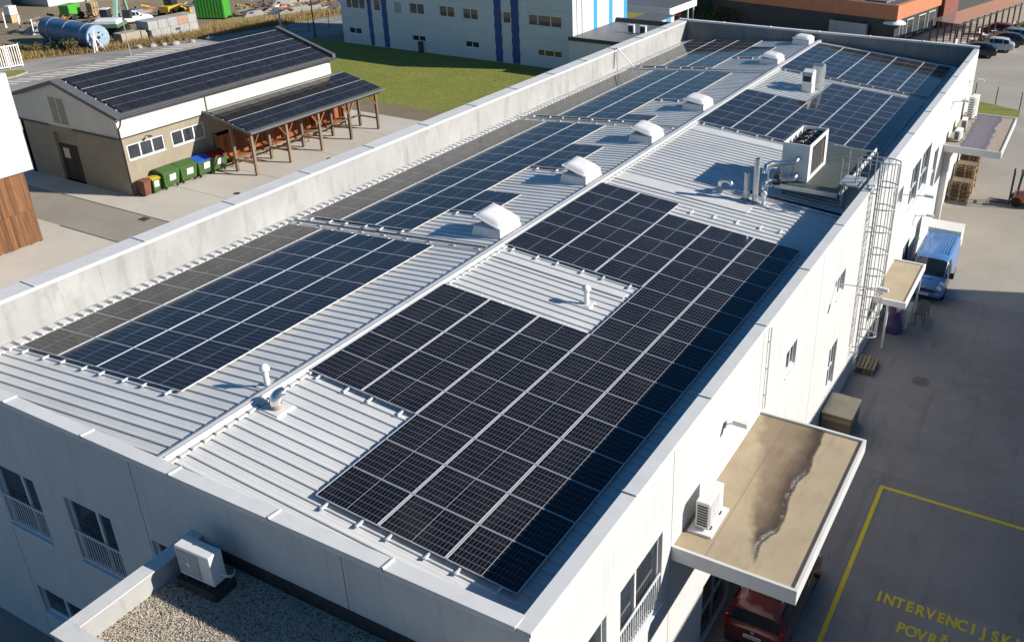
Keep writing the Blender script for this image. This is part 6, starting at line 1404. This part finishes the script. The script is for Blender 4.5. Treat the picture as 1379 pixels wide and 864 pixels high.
bx('wall', 'dark_clad', (-14, 6, -3, 10, 0, 5), fd); bx('roof', 'roof_grey', (-14.2, 6.2, -3.2, 10.2, 5.001, 5.2), fd); bx('door', 'ac_grey', (-6, -2, -3.06, -3.001, 0, 3.5), fd)
# junk machinery and timber heaps
rj = random.Random(21)
JM = ['wood_dark', 'wood_old', 'dark_metal', 'galv', 'concrete_dark', 'wood_red', 'machine_yellow', 'wood_pale', 'rust_clad']
M['rust'] = mat('rust', (0.20, 0.075, 0.03), 0.85, var=0.3, scale=3)
def heap(label, x, y, w, d, h, seed, n=26):
    r = random.Random(seed); t = thing('scrap_heap', label, 'scrap heap', (x, y, 0), r.uniform(-.3, .3))
    for i in range(n):
        a = (r.uniform(-w/2, w/2), r.uniform(-d/2, d/2), r.uniform(0.06, h)); b = (a[0]+r.uniform(-1.6, 1.6), a[1]+r.uniform(-0.9, 0.9), max(0.06, a[2]+r.uniform(-0.5, 0.4)))
        q = MB(); q.bar(a, b, r.uniform(0.06, 0.28), r.uniform(0.04, 0.25)); q.build(r.choice(('beam', 'plank', 'girder')), M[r.choice(JM)] if r.random() < .75 else M['rust'], t, world=False)
    q = MB(); q.hexa([(-w/2, -d/2, 0), (w/2, -d/2, 0), (w/2, d/2, 0), (-w/2, d/2, 0), (-w/3, -d/3, h*0.45), (w/3, -d/3, h*0.5), (w/3, d/3, h*0.5), (-w/3, d/3, h*0.4)]); q.build('rubble', M['concrete_dark'], t, world=False)
heap('dark heap of beams left of the blue tank', 55.6, 94.0, 5.5, 3.0, 1.6, 1); heap('dark heap of planks behind the blue tank', 57.0, 91.0, 5, 2.5, 1.4, 2, 24)
heap('brown heap of scaffold timber behind the dry grass', 79.5, 78.5, 8, 3, 1.3, 3, 34); heap('heap of pale planks near the green container', 75.0, 81.0, 5, 2.5, 1.2, 4, 26); heap('rusty scrap heap by the far end of the dry grass', 85.5, 75.5, 6, 3, 1.4, 5, 30); heap('mixed scrap heap behind the yellow loader', 73.5, 90.5, 7, 3, 1.5, 6, 28); heap('timber heap at the back of the yard', 84, 84, 9, 3, 1.5, 7, 34); heap('grey girder heap behind the white car', 66, 96, 8, 2.5, 1.0, 8, 24)
for i, (x, y, s_) in enumerate(((53.8, 75.9, .38), (55.0, 75.2, .42), (56.0, 74.7, .33), (56.9, 73.9, .45), (58.7, 73.3, .33), (60.7, 72.9, .40), (61.3, 73.1, .3), (68.5, 70.7, .3), (72.9, 69.0, .3))):
    rs = random.Random(60+i); bm = bmesh.new(); bmesh.ops.create_icosphere(bm, subdivisions=2, radius=s_)
    for v in bm.verts: v.co = v.co*rs.uniform(0.8, 1.15); v.co.z = max(-0.1, v.co.z*0.8)
    me = bpy.data.meshes.new('boulder'); bm.to_mesh(me); bm.free(); me.materials.append(M['concrete']); tag(newob('boulder', me, None, (x, y, 0.1)), 'pale boulder on the grassy road edge', 'boulder', 'boulders along the road edge')
# dry grass strip
sheet_obj('dry_verge', [(42.5, 80.5), (46.8, 80.4), (52.4, 76.9), (60, 74.4), (72, 71.9), (100, 69.4), (100, 80), (70, 81.5), (53, 81), (47, 92), (48, 104), (42, 104)], 0.0, M['dry'])
rng = np.random.default_rng(9); V = []; F = []
edge = [(42.5, 82), (46.8, 80.6), (52.4, 77.1), (60, 74.6), (72, 72.1), (100, 69.6)]
n = 15000; ts = rng.uniform(0, len(edge)-1.001, n)
ex_ = np.array(edge); i0 = ts.astype(int); fr = (ts-i0)[:, None]; P = ex_[i0]*(1-fr)+ex_[i0+1]*fr; P = P+np.stack([rng.uniform(-0.6, 1.2, n), np.abs(rng.normal(0, 2.4, n))], 1)
h = rng.uniform(0.15, 0.75, n); a = rng.uniform(0, 6.28, n); w_ = rng.uniform(0.02, 0.05, n); lean = rng.normal(0, 0.18, (n, 2))
V = np.stack([np.stack([P[:, 0]-np.cos(a)*w_, P[:, 1]-np.sin(a)*w_, np.zeros(n)], 1), np.stack([P[:, 0]+np.cos(a)*w_, P[:, 1]+np.sin(a)*w_, np.zeros(n)], 1), np.stack([P[:, 0]+lean[:, 0], P[:, 1]+lean[:, 1], h], 1)], 1).reshape(-1, 3)
o = mesh_obj('dry_grass', V.tolist(), np.arange(3*n).reshape(-1, 3).tolist(), M['dry']); o['kind'] = 'stuff'; tag(o, 'straw-coloured dry grass along the builders yard', 'grass')
for i in range(12): shrub('dark scrubby bush along the fence before the blue tank', 44.5+i*0.75 if i < 7 else 42.2+rj.uniform(-1, 1), (86-i*0.95) if i < 7 else 82+i*1.5, 1.6, rj.uniform(0.8, 1.4), 200+i, 'leaf_dark' if i % 3 else 'leaf_olive', 'scrub bushes along the builders yard', 420)
# lawn tufts as ground cover
n = 26000; P = np.stack([rng.uniform(47.5, 66.5, n), rng.uniform(12, 60, n)], 1); h = rng.uniform(0.02, 0.07, n); a = rng.uniform(0, 6.28, n)
V = np.stack([np.stack([P[:, 0]-np.cos(a)*.03, P[:, 1]-np.sin(a)*.03, np.zeros(n)], 1), np.stack([P[:, 0]+np.cos(a)*.03, P[:, 1]+np.sin(a)*.03, np.zeros(n)], 1), np.stack([P[:, 0]+rng.normal(0, .03, n), P[:, 1]+rng.normal(0, .03, n), h], 1)], 1).reshape(-1, 3)
o = mesh_obj('lawn_grass', V.tolist(), np.arange(3*n).reshape(-1, 3).tolist(), M['lawn']); o['kind'] = 'stuff'; tag(o, 'short green lawn grass between the workshop and the striped building', 'grass')
